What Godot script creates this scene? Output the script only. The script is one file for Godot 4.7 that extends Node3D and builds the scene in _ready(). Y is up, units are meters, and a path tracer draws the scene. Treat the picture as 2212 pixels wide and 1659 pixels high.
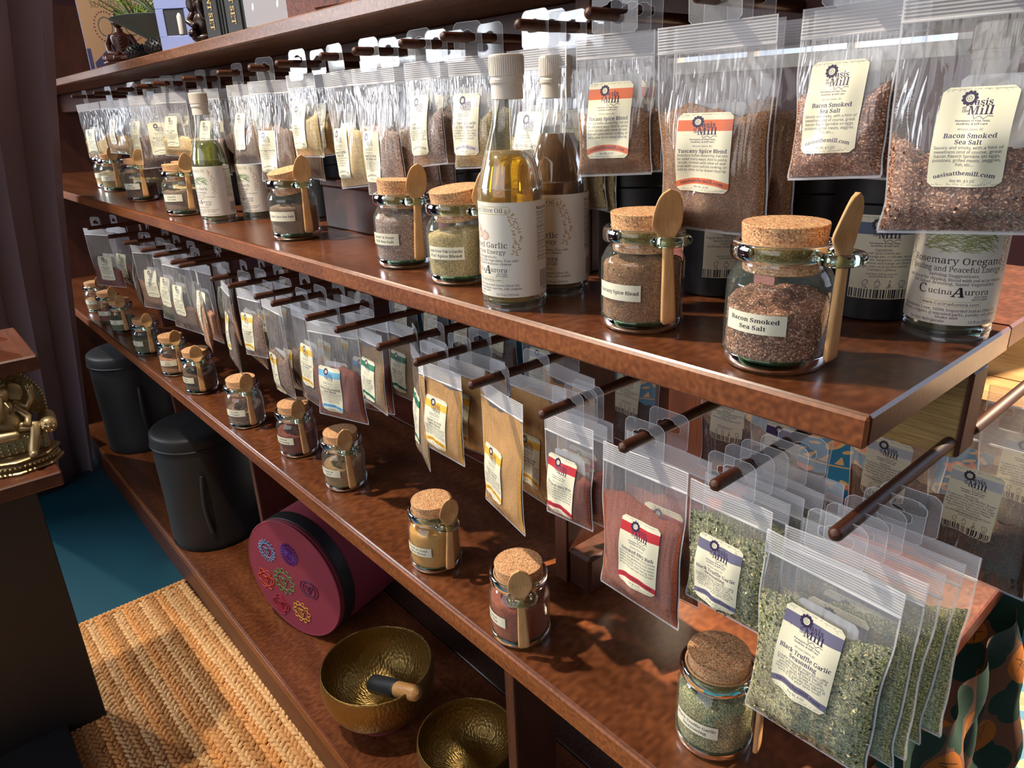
extends Node3D
# Spice shelves of a small shop. World: x runs along the shelves towards their near end, y up, z towards the customer side.
const FLOOR_Y := 0.0
const YA := 1.19          # top of the middle shelf
const YB := 0.77          # top of the lower shelf
const YC := 0.125         # top of the bottom shelf
const YD := 1.501         # top of the upper shelf

var M := {}
var T := {}
var used := {}
var rng := RandomNumberGenerator.new()
var proto := {}
var sans: Array[RID]
var sansb: Array[RID]
var serif: Array[RID]
var serifb: Array[RID]
var fonts_kept := []

func _ready() -> void:
	rng.seed = 11
	setup_camera_and_light()
	setup_fonts()
	make_materials()
	room()
	shelving()
	hanging_lower()
	hanging_upper()
	hanging_far_side()
	jars()
	bottles_and_tins()
	top_shelf_things()
	bottom_shelf_things()
	left_corner()
	far_side_things()

# ---------------------------------------------------------------- camera, sky, lights, exposure
func setup_camera_and_light() -> void:
	var cam := Camera3D.new()
	cam.name = "camera"
	cam.position = Vector3(0.16322, 1.37544, 0.4213)
	cam.basis = Basis(Vector3.UP, deg_to_rad(49.8457)) * Basis(Vector3.RIGHT, deg_to_rad(-21.1893)) * Basis(Vector3.BACK, deg_to_rad(-2.2603))
	cam.fov = rad_to_deg(2.0 * atan(829.5 / 1546.1))
	cam.near = 0.02
	cam.far = 60.0
	cam.current = true
	add_child(cam)
	var e := Environment.new()
	e.background_mode = Environment.BG_SKY
	var sm := ProceduralSkyMaterial.new()
	sm.sky_top_color = Color(0.42, 0.6, 0.92)
	sm.sky_horizon_color = Color(0.86, 0.9, 0.95)
	sm.ground_bottom_color = Color(0.32, 0.3, 0.27)
	sm.ground_horizon_color = Color(0.7, 0.7, 0.68)
	sm.sky_energy_multiplier = 1.1
	sm.ground_energy_multiplier = 0.6
	var sky := Sky.new()
	sky.sky_material = sm
	e.sky = sky
	e.tonemap_mode = Environment.TONE_MAPPER_LINEAR
	e.tonemap_exposure = 1.5
	e.sdfgi_enabled = true
	e.ssao_enabled = true
	e.ssil_enabled = true
	var we := WorldEnvironment.new()
	we.name = "world_environment"
	we.environment = e
	add_child(we)
	# sun through the back windows, on the far half of the shelves and the painted floor
	var sun := DirectionalLight3D.new()
	sun.name = "sun"
	sun.light_color = Color(1.0, 0.9, 0.76)
	sun.light_energy = 4.0
	sun.light_angular_distance = 0.6
	sun.shadow_enabled = true
	add_child(sun)
	sun.look_at_from_position(Vector3.ZERO, Vector3(-0.30, -1.0, 1.05))
	# daylight of the shop windows: left end wall and the front
	area("window_light_left", Vector3(-3.98, 2.0, 2.0), Vector3(1.0, -0.16, -0.75), Vector2(1.5, 1.15), Color(0.95, 0.97, 1.0), 6.0)
	area("window_light_front", Vector3(-0.3, 2.1, 3.6), Vector3(-0.15, -0.3, -1.0), Vector2(3.4, 2.0), Color(1.0, 0.97, 0.93), 3.4)
	area("window_light_back", Vector3(1.3, 2.6, -2.85), Vector3(-0.15, -0.25, 1.0), Vector2(2.2, 2.4), Color(1.0, 0.98, 0.95), 1.0)
	# track lamps under the ceiling
	lamp(Vector3(-1.30, 2.72, 0.62), Vector3(-0.35, 1.0, -0.05), 3.2)
	lamp(Vector3(-2.9, 2.72, 0.9), Vector3(-2.0, 1.0, -0.1), 1.8)

func area(nm: String, at: Vector3, dir: Vector3, size: Vector2, col: Color, energy: float) -> void:
	var l := AreaLight3D.new()
	l.name = nm
	l.area_size = size
	l.light_color = col
	l.light_energy = energy
	l.area_normalize_energy = true
	l.area_range = 14.0
	l.area_attenuation = 2.0
	l.shadow_enabled = true
	add_child(l)
	l.look_at_from_position(at, at + dir)

func lamp(at: Vector3, target: Vector3, energy: float) -> void:
	var o := thing("track_lamp", "small black track lamp under the ceiling, %s" % ("nearer the shelves' middle" if at.x > -2.0 else "farther left"), "lamp", at)
	o.basis = Basis.looking_at(target - at)
	part("stem", tube([Vector3.ZERO, o.basis.inverse() * Vector3(0, 0.8, 0), o.basis.inverse() * Vector3(0, 1.58, 0)], 0.008, 8), mat("lamp_stem", Color(0.1, 0.1, 0.1), 0.5), o)
	var mb := StandardMaterial3D.new()
	mb.albedo_color = Color(0.03, 0.03, 0.03)
	mb.roughness = 0.4
	part("housing", lathe([Vector2(0.0, 0.1), Vector2(0.05, 0.1), Vector2(0.052, 0.09), Vector2(0.052, 0.0), Vector2(0.047, 0.0), Vector2(0.047, 0.02), Vector2(0.0, 0.03)], 20, Basis(Vector3.RIGHT, PI / 2)), mb, o)
	var mg := StandardMaterial3D.new()
	mg.albedo_color = Color(1, 0.9, 0.75)
	mg.emission_enabled = true
	mg.emission = Color(1, 0.88, 0.7)
	mg.emission_energy_multiplier = 2.0
	part("bulb", ball(Vector3(0, 0, 0.0), Vector3(0.04, 0.04, 0.02), 12, 8), mg, o)
	var s := SpotLight3D.new()
	s.name = "lamp_light"
	s.light_color = Color(1.0, 0.94, 0.85)
	s.light_energy = energy
	s.light_size = 0.03
	s.spot_angle = 55.0
	s.spot_range = 12.0
	s.spot_attenuation = 2.0
	s.spot_angle_attenuation = 0.6
	s.shadow_enabled = true
	s.position = Vector3(0, 0, -0.03)
	o.add_child(s)

# ---------------------------------------------------------------- naming
func numbered(n: String) -> String:
	if not used.has(n):
		used[n] = 0
		return n
	used[n] += 1
	return "%s_%03d" % [n, used[n]]

func thing(called: String, label: String, category: String, at := Vector3.ZERO, turn := 0.0, group := "") -> Node3D:
	var o := Node3D.new()
	o.name = numbered(called)
	add_child(o)
	o.position = at
	o.rotation.y = turn
	tag(o, label, category, group)
	return o

func tag(o: Node, label: String, category: String, group := "") -> void:
	o.set_meta("label", label)
	o.set_meta("category", category)
	if group != "":
		o.set_meta("group", group)

func part(called: String, mesh: Mesh, mat: Material, parent: Node, at := Vector3.ZERO) -> MeshInstance3D:
	var o := MeshInstance3D.new()
	o.name = called
	o.mesh = mesh
	o.material_override = mat
	o.position = at
	parent.add_child(o, true)
	return o

func struct(called: String, mesh: Mesh, mat: Material, parent: Node = self) -> MeshInstance3D:
	var o := part(numbered(called) if parent == self else called, mesh, mat, parent)
	if parent == self:
		o.set_meta("kind", "structure")
	return o

func dup(root: Node3D, at: Vector3, rot: Vector3, label: String, group := "") -> Node3D:
	var r: Node3D = root.duplicate()
	r.name = numbered(String(root.get_meta("base_name")))
	add_child(r)
	r.position = at
	r.rotation = rot
	r.visible = true
	r.set_meta("label", label)
	if group != "":
		r.set_meta("group", group)
	return r

# ---------------------------------------------------------------- mesh helpers
class Geo:
	var v := PackedVector3Array()
	var n := PackedVector3Array()
	var uv := PackedVector2Array()
	var ix := PackedInt32Array()
	func quad(a: Vector3, b: Vector3, c: Vector3, d: Vector3) -> void:   # clockwise seen from outside
		var nn := (c - a).cross(b - a).normalized()
		var i := v.size()
		for p: Vector3 in [a, b, c, d]:
			v.append(p)
			n.append(nn)
		uv.append_array(PackedVector2Array([Vector2(0, 1), Vector2(0, 0), Vector2(1, 0), Vector2(1, 1)]))
		ix.append_array(PackedInt32Array([i, i + 1, i + 2, i, i + 2, i + 3]))
	func tri(a: Vector3, b: Vector3, c: Vector3) -> void:
		var nn := (c - a).cross(b - a).normalized()
		var i := v.size()
		for p: Vector3 in [a, b, c]:
			v.append(p)
			n.append(nn)
			uv.append(Vector2(p.x, p.z))
		ix.append_array(PackedInt32Array([i, i + 1, i + 2]))
	# f(u, w) -> Vector3, smooth normals
	func grid(nu: int, nw: int, f: Callable, flip := false, wrap := false) -> void:
		var base := v.size()
		var P := PackedVector3Array()
		for j in nw + 1:
			for i in nu + 1:
				P.append(f.call(float(i) / nu, float(j) / nw))
		var N := PackedVector3Array()
		N.resize(P.size())
		for j in nw:
			for i in nu:
				var a := j * (nu + 1) + i
				var b := a + 1
				var c := a + nu + 1
				var d := c + 1
				var t1 := [a, c, b] if flip else [a, b, c]
				var t2 := [b, c, d] if flip else [b, d, c]
				for t: Array in [t1, t2]:
					var nn := (P[t[2]] - P[t[0]]).cross(P[t[1]] - P[t[0]])
					for q: int in t:
						N[q] += nn
					ix.append_array(PackedInt32Array([base + t[0], base + t[1], base + t[2]]))
		if wrap:
			for j in nw + 1:
				var s := N[j * (nu + 1)] + N[j * (nu + 1) + nu]
				N[j * (nu + 1)] = s
				N[j * (nu + 1) + nu] = s
		for j in nw + 1:
			for i in nu + 1:
				var k := j * (nu + 1) + i
				v.append(P[k])
				n.append(N[k].normalized() if N[k].length() > 1e-14 else Vector3.UP)
				uv.append(Vector2(float(i) / nu, float(j) / nw))
	func box(c: Vector3, s: Vector3, bev := 0.0) -> void:
		var h := s * 0.5
		var b := minf(bev, minf(h.x, minf(h.y, h.z)) * 0.9)
		for ax in 3:
			for sg: float in [-1.0, 1.0]:
				var u := (ax + 1) % 3
				var w := (ax + 2) % 3
				var q: Array[Vector3] = []
				for k: Vector2 in [Vector2(-1, -1), Vector2(-1, 1), Vector2(1, 1), Vector2(1, -1)]:
					var p := Vector3.ZERO
					p[ax] = sg * h[ax]
					p[u] = k.x * (h[u] - b)
					p[w] = k.y * (h[w] - b)
					q.append(c + p)
				if sg > 0:
					quad(q[0], q[1], q[2], q[3])
				else:
					quad(q[3], q[2], q[1], q[0])
		if b <= 0.0:
			return
		for ax in 3:                                  # edges along ax
			var u := (ax + 1) % 3
			var w := (ax + 2) % 3
			for su: float in [-1.0, 1.0]:
				for sw: float in [-1.0, 1.0]:
					var q: Array[Vector3] = []
					for k: Vector3 in [Vector3(-1, 0, 1), Vector3(1, 0, 1), Vector3(1, 1, 0), Vector3(-1, 1, 0)]:
						var p := Vector3.ZERO
						p[ax] = k.x * (h[ax] - b)
						p[u] = su * (h[u] - b * k.y)
						p[w] = sw * (h[w] - b * k.z)
						q.append(c + p)
					if su * sw > 0:
						quad(q[3], q[2], q[1], q[0])
					else:
						quad(q[0], q[1], q[2], q[3])
		for sx: float in [-1.0, 1.0]:
			for sy: float in [-1.0, 1.0]:
				for sz: float in [-1.0, 1.0]:
					var p1 := c + Vector3(sx * h.x, sy * (h.y - b), sz * (h.z - b))
					var p2 := c + Vector3(sx * (h.x - b), sy * h.y, sz * (h.z - b))
					var p3 := c + Vector3(sx * (h.x - b), sy * (h.y - b), sz * h.z)
					if sx * sy * sz > 0:
						tri(p1, p3, p2)
					else:
						tri(p1, p2, p3)
	func tube(path: Array, r: float, sides := 8, caps := true, r_end := -1.0) -> void:
		var m := path.size()
		var re := r if r_end < 0.0 else r_end
		var prev := Vector3.ZERO
		var rings: Array = []
		for i in m:
			var d: Vector3 = (path[mini(i + 1, m - 1)] - path[maxi(i - 1, 0)]).normalized()
			var s := prev
			if i == 0:
				s = d.cross(Vector3.UP) if absf(d.y) < 0.9 else d.cross(Vector3.RIGHT)
			s = (s - d * s.dot(d)).normalized()
			prev = s
			var t := d.cross(s)
			rings.append([path[i], s, t, lerpf(r, re, float(i) / maxi(m - 1, 1))])
		var rr := rings
		if caps:
			var d0: Vector3 = (path[0] - path[1]).normalized()
			var d1: Vector3 = (path[m - 1] - path[m - 2]).normalized()
			rr = [[path[0] + d0 * r * 0.7, rings[0][1], rings[0][2], 0.0001], [path[0] + d0 * r * 0.45, rings[0][1], rings[0][2], r * 0.75]] + rings + [[path[m - 1] + d1 * re * 0.45, rings[m - 1][1], rings[m - 1][2], re * 0.75], [path[m - 1] + d1 * re * 0.7, rings[m - 1][1], rings[m - 1][2], 0.0001]]
		var k := rr.size() - 1
		grid(sides, k, func(u: float, w: float) -> Vector3:
			var q: Array = rr[roundi(w * k)]
			return q[0] + (q[1] * cos(u * TAU) + q[2] * sin(u * TAU)) * q[3], true, true)
	func ball(c: Vector3, r: Vector3, nu := 12, nw := 8, b := Basis.IDENTITY) -> void:
		grid(nu, nw, func(u: float, w: float) -> Vector3:
			var a := u * TAU
			var t := w * PI
			return c + b * Vector3(r.x * sin(t) * cos(a), r.y * cos(t), r.z * sin(t) * sin(a)), false, true)
	func lathe(prof: Array, sides: int, b := Basis.IDENTITY, at := Vector3.ZERO) -> void:
		var k := prof.size() - 1
		grid(sides, k, func(u: float, w: float) -> Vector3:
			var p: Vector2 = prof[roundi(w * k)]
			return at + b * Vector3(p.x * cos(u * TAU), p.y, p.x * sin(u * TAU)), true, true)
	func done() -> ArrayMesh:
		var a := []
		a.resize(Mesh.ARRAY_MAX)
		a[Mesh.ARRAY_VERTEX] = v
		a[Mesh.ARRAY_NORMAL] = n
		a[Mesh.ARRAY_TEX_UV] = uv
		a[Mesh.ARRAY_INDEX] = ix
		var m := ArrayMesh.new()
		m.add_surface_from_arrays(Mesh.PRIMITIVE_TRIANGLES, a)
		return m

func box(c: Vector3, s: Vector3, bev := 0.0) -> ArrayMesh:
	var g := Geo.new()
	g.box(c, s, bev)
	return g.done()

func lathe(prof: Array, sides: int, b := Basis.IDENTITY) -> ArrayMesh:
	var g := Geo.new()
	g.lathe(prof, sides, b)
	return g.done()

func ball(c: Vector3, r: Vector3, nu := 12, nw := 8) -> ArrayMesh:
	var g := Geo.new()
	g.ball(c, r, nu, nw)
	return g.done()

func tube(path: Array, r: float, sides := 8, r_end := -1.0) -> ArrayMesh:
	var g := Geo.new()
	g.tube(path, r, sides, true, r_end)
	return g.done()

func at(x: float, y: float, z: float) -> Vector3:      # height measured from the middle shelf
	return Vector3(x, YA + y, z)

func crisp(prof: Array) -> Array:                      # doubles every point so that the lathe keeps its edges
	var out := []
	for p: Vector2 in prof:
		out.append(p)
		out.append(p)
	return out

func smooth(prof: Array, k := 4) -> Array:             # Catmull-Rom through a lathe profile
	var out := []
	for i in prof.size() - 1:
		var p0: Vector2 = prof[maxi(i - 1, 0)]
		var p1: Vector2 = prof[i]
		var p2: Vector2 = prof[i + 1]
		var p3: Vector2 = prof[mini(i + 2, prof.size() - 1)]
		for j in k:
			out.append(p1.cubic_interpolate(p2, p0, p3, float(j) / k))
	out.append(prof[-1])
	return out

# ---------------------------------------------------------------- lettering and drawing into textures
func setup_fonts() -> void:
	for d: Array in [["Droid Sans", 400], ["Droid Sans", 700], ["Droid Serif", 400], ["Droid Serif", 700]]:
		var f := SystemFont.new()
		f.font_names = PackedStringArray([d[0]])
		f.font_weight = d[1]
		fonts_kept.append(f)
	sans = fonts_kept[0].get_rids()
	sansb = fonts_kept[1].get_rids()
	serif = fonts_kept[2].get_rids()
	serifb = fonts_kept[3].get_rids()

# writes s with its baseline through (x, y); ax 0 left, 0.5 centred; maxw squeezes; arc > 0 bends it over a circle of that radius; slant leans it
func write(img: Image, s: String, font: Array[RID], size: int, x: float, y: float, col: Color, ax := 0.5, maxw := 0.0, arc := 0.0, slant := 0.0) -> void:
	var ts := TextServerManager.get_primary_interface()
	var sh := ts.create_shaped_text()
	ts.shaped_text_add_string(sh, s, font, size)
	ts.shaped_text_shape(sh)
	var width := ts.shaped_text_get_size(sh).x
	var sx := 1.0
	if maxw > 0.0 and width > maxw:
		sx = maxw / width
	var pen := -width * sx * ax
	var W := img.get_width()
	var H := img.get_height()
	var done := {}
	for g: Dictionary in ts.shaped_text_get_glyphs(sh):
		var fr: RID = g["font_rid"]
		var fs := Vector2i(int(g["font_size"]), 0)
		var gi: int = g["index"]
		if fr.is_valid() and gi != 0:
			ts.font_render_glyph(fr, fs, gi)
			var ti := ts.font_get_glyph_texture_idx(fr, fs, gi)
			var key := str(fr.get_id()) + "_" + str(ti)
			var r := ts.font_get_glyph_uv_rect(fr, fs, gi)
			var off := ts.font_get_glyph_offset(fr, fs, gi)
			if ti >= 0 and r.size.x > 0.0:
				var im: Image = ts.font_get_texture_image(fr, fs, ti)
				if im:
					var mid := pen + float(g["advance"]) * sx * 0.5
					var ang := 0.0
					var ox := x + mid
					var oy := y
					if arc != 0.0:
						ang = mid / arc
						ox = x + arc * sin(ang)
						oy = y + arc * (1.0 - cos(ang))
					var ca := cos(ang)
					var sa := sin(ang)
					var lo := Vector2(1e9, 1e9)
					var hi := Vector2(-1e9, -1e9)
					for cx: float in [off.x, off.x + r.size.x]:
						for cy: float in [off.y, off.y + r.size.y]:
							var lx := cx * sx - float(g["advance"]) * sx * 0.5 - cy * slant
							var q := Vector2(ox + lx * ca - cy * sa, oy + lx * sa + cy * ca)
							lo = lo.min(q)
							hi = hi.max(q)
					for py in range(maxi(0, int(lo.y)), mini(H, int(hi.y) + 2)):
						for px in range(maxi(0, int(lo.x)), mini(W, int(hi.x) + 2)):
							var dx := px + 0.5 - ox
							var dy := py + 0.5 - oy
							var ly := -dx * sa + dy * ca
							var lx2 := (dx * ca + dy * sa + ly * slant + float(g["advance"]) * sx * 0.5) / sx
							var u := lx2 - off.x
							var w := ly - off.y
							if u < 0.0 or w < 0.0 or u >= r.size.x or w >= r.size.y:
								continue
							var a := im.get_pixel(int(r.position.x + u), int(r.position.y + w)).a
							if a > 0.03:
								img.set_pixel(px, py, img.get_pixel(px, py).lerp(col, a * col.a))
		pen += float(g["advance"]) * sx
	ts.free_rid(sh)

func ell(img: Image, cx: float, cy: float, a: float, b: float, rot: float, col: Color, hole := 0.0) -> void:
	var m := maxf(a, b)
	var ca := cos(rot)
	var sa := sin(rot)
	for py in range(maxi(0, int(cy - m)), mini(img.get_height(), int(cy + m) + 1)):
		for px in range(maxi(0, int(cx - m)), mini(img.get_width(), int(cx + m) + 1)):
			var dx := px + 0.5 - cx
			var dy := py + 0.5 - cy
			var u := (dx * ca + dy * sa) / a
			var w := (-dx * sa + dy * ca) / b
			var d := u * u + w * w
			if d <= 1.0 and d >= hole * hole:
				img.set_pixel(px, py, col if col.a >= 1.0 else img.get_pixel(px, py).lerp(col, col.a))

func line(img: Image, a: Vector2, b: Vector2, w: float, col: Color) -> void:
	var k := maxi(1, int(a.distance_to(b) / maxf(0.5, w * 0.5)))
	for i in k + 1:
		var p := a.lerp(b, float(i) / k)
		if w <= 1.3:
			var q := Vector2i(p)
			if q.x >= 0 and q.y >= 0 and q.x < img.get_width() and q.y < img.get_height():
				img.set_pixel(q.x, q.y, img.get_pixel(q.x, q.y).lerp(col, col.a))
		else:
			ell(img, p.x, p.y, w * 0.5, w * 0.5, 0.0, col)

func curve(img: Image, pts: Array, w: float, col: Color) -> void:
	for i in pts.size() - 1:
		var p0: Vector2 = pts[maxi(i - 1, 0)]
		var p3: Vector2 = pts[mini(i + 2, pts.size() - 1)]
		var last: Vector2 = pts[i]
		for j in range(1, 7):
			var q: Vector2 = pts[i].cubic_interpolate(pts[i + 1], p0, p3, j / 6.0)
			line(img, last, q, w, col)
			last = q

func scribbles(img: Image, y: float, up: float, r: RandomNumberGenerator) -> void:
	var W := img.get_width()
	var ink := Color(0.36, 0.33, 0.36, 0.75)
	var x := 8.0
	while x < W - 8:
		line(img, Vector2(x, y), Vector2(minf(x + r.randf_range(12, 34), W - 6), y + r.randf_range(-1, 1)), 1.6, ink)
		if r.randf() < 0.55:
			var s := r.randf_range(6, 16)
			curve(img, [Vector2(x, y), Vector2(x + s * 0.6, y + up * s * 0.7), Vector2(x + s * 1.3, y + up * s * 0.4), Vector2(x + s * 1.1, y + up * s * 1.4)], 1.2, ink)
		x += r.randf_range(16, 36)

func logo(img: Image, x: float, y: float, s: float, ink: Color, paper: Color) -> void:     # toothed wheel with a spiral, the shop's lettering beside it
	for k in 11:
		var a := k * TAU / 11.0
		ell(img, x + cos(a) * 31 * s, y + sin(a) * 31 * s, 9 * s, 9 * s, 0, ink)
	ell(img, x, y, 31 * s, 31 * s, 0, ink)
	ell(img, x, y, 20 * s, 20 * s, 0, paper)
	var sp := []
	for k in 16:
		var a := k * 0.75
		sp.append(Vector2(x + cos(a) * (2.0 + k) * s, y + sin(a) * (2.0 + k) * s))
	curve(img, sp, 2.6 * s, ink)
	write(img, "asis", serifb, int(46 * s), x + 26 * s, y + 36 * s, ink, 0.0)
	write(img, "at", serifb, int(21 * s), x - 26 * s, y + 54 * s, ink, 0.0)
	write(img, "the", serifb, int(21 * s), x - 24 * s, y + 72 * s, ink, 0.0)
	write(img, "Mill", serifb, int(62 * s), x + 2 * s, y + 84 * s, ink, 0.0)
	curve(img, [Vector2(x + 34 * s, y + 82 * s), Vector2(x + 44 * s, y + 104 * s), Vector2(x + 66 * s, y + 92 * s), Vector2(x + 88 * s, y + 104 * s), Vector2(x + 106 * s, y + 92 * s), Vector2(x + 128 * s, y + 94 * s)], 3.2 * s, ink)

func barcode(img: Image, x: float, y: float, w: float, h: float, r: RandomNumberGenerator) -> void:
	var px := x
	while px < x + w:
		var bw := float(r.randi_range(1, 4)) * w / 130.0
		img.fill_rect(Rect2i(int(px), int(y), maxi(1, int(bw)), int(h)), Color(0.1, 0.09, 0.14))
		px += bw + float(r.randi_range(1, 3)) * w / 130.0

# a product sticker: band colour, title lines, body lines, foot
func sticker(key: String, band: Color, title: Array, body: Array, foot: String) -> ImageTexture:
	if T.has(key):
		return T[key]
	var r := RandomNumberGenerator.new()
	r.seed = key.hash()
	var W := 352
	var H := 528
	var paper := Color(0.93, 0.915, 0.80)
	var img := Image.create(W, H, false, Image.FORMAT_RGB8)
	img.fill(paper)
	var ink := Color(0.22, 0.18, 0.30)
	scribbles(img, 12, 1.0, r)
	scribbles(img, H - 12, -1.0, r)
	if band.a > 0.0:
		img.fill_rect(Rect2i(0, 46, W, 72), band)
	logo(img, 132, 58, 1.0, ink, paper)
	write(img, "Purveyors of Fine Teas,", sansb, 15, 172, 178, ink)
	write(img, "Sundries, & Self Care", sansb, 15, 172, 194, ink)
	write(img, "Winston Salem, NC", sans, 15, 172, 222, Color(0.3, 0.27, 0.36))
	var y := 262.0
	for s: String in title:
		write(img, s, serifb, 34, 176, y, ink, 0.5, 316.0)
		y += 33
	y -= 8
	var step := minf(25.0, (412.0 - y) / maxf(1.0, body.size() - 1))
	for s: String in body:
		write(img, s, sans, 22, 176, y, Color(0.2, 0.17, 0.26), 0.5, 324.0)
		y += step
	if band.a > 0.0:
		for px in W:
			var top := 432.0 + 0.0011 * (px - 176.0) * (px - 176.0)
			for py in range(int(top), mini(H, int(top + 42))):
				img.set_pixel(px, py, band)
	write(img, "oasisatthemill.com", serifb, 30, 176, 462, ink, 0.5, 300.0, 460.0)
	write(img, foot, sans, 19, 176, 502, ink)
	return keep(key, img)

func tea_sticker(key: String, band: Color, lines: Array) -> ImageTexture:
	if T.has(key):
		return T[key]
	var r := RandomNumberGenerator.new()
	r.seed = key.hash()
	var W := 352
	var H := 528
	var paper := Color(0.9, 0.88, 0.78)
	var img := Image.create(W, H, false, Image.FORMAT_RGB8)
	img.fill(paper)
	var ink := Color(0.2, 0.18, 0.28)
	img.fill_rect(Rect2i(0, 46, W, 74), band)
	scribbles(img, 14, 1.0, r)
	logo(img, 126, 58, 1.0, ink, paper)
	write(img, "Purveyors of Fine Teas,", sansb, 15, 172, 178, ink)
	write(img, "Sundries, & Self Care", sansb, 15, 172, 194, ink)
	write(img, "Ingredients:", sans, 18, 172, 220, ink)
	line(img, Vector2(128, 223), Vector2(218, 223), 1.2, ink)
	var y := 242.0
	for s: String in lines:
		write(img, s, sans, 20, 176, y, ink, 0.5, 330.0)
		y += 21
	write(img, "nutrition info & more at", sans, 16, 176, 372, ink)
	write(img, "oasisatthemill.com", sans, 16, 176, 388, ink)
	ell(img, 92, 424, 14, 20, 0.4, ink, 0.82)
	ell(img, 160, 430, 16, 16, 0.0, ink, 0.85)
	line(img, Vector2(148, 420), Vector2(160, 400), 2.4, ink)
	line(img, Vector2(172, 420), Vector2(160, 400), 2.4, ink)
	ell(img, 228, 424, 5, 20, 0.0, ink, 0.7)
	ell(img, 228, 440, 8, 8, 0.0, ink, 0.7)
	ell(img, 300, 426, 20, 20, 0.0, ink, 0.86)
	line(img, Vector2(300, 426), Vector2(300, 414), 2.4, ink)
	line(img, Vector2(300, 426), Vector2(310, 428), 2.4, ink)
	write(img, "1 Tsp", sansb, 13, 92, 458, ink)
	write(img, "8 Oz", sansb, 13, 160, 458, ink)
	write(img, "200° F", sansb, 13, 228, 458, ink)
	write(img, "4 Min", sansb, 13, 300, 458, ink)
	barcode(img, 4, 466, 344, 58, r)
	return keep(key, img)

func name_strip(key: String, lines: Array) -> ImageTexture:
	if T.has(key):
		return T[key]
	var img := Image.create(256, 92, false, Image.FORMAT_RGB8)
	img.fill(Color(0.93, 0.92, 0.82))
	var ink := Color(0.14, 0.12, 0.16)
	if lines.size() == 1:
		write(img, lines[0], serifb, 28, 128, 56, ink, 0.5, 240.0)
	else:
		write(img, lines[0], serifb, 28, 128, 40, ink, 0.5, 240.0)
		write(img, lines[1], serifb, 28, 128, 74, ink, 0.5, 240.0)
	return keep(key, img)

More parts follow.
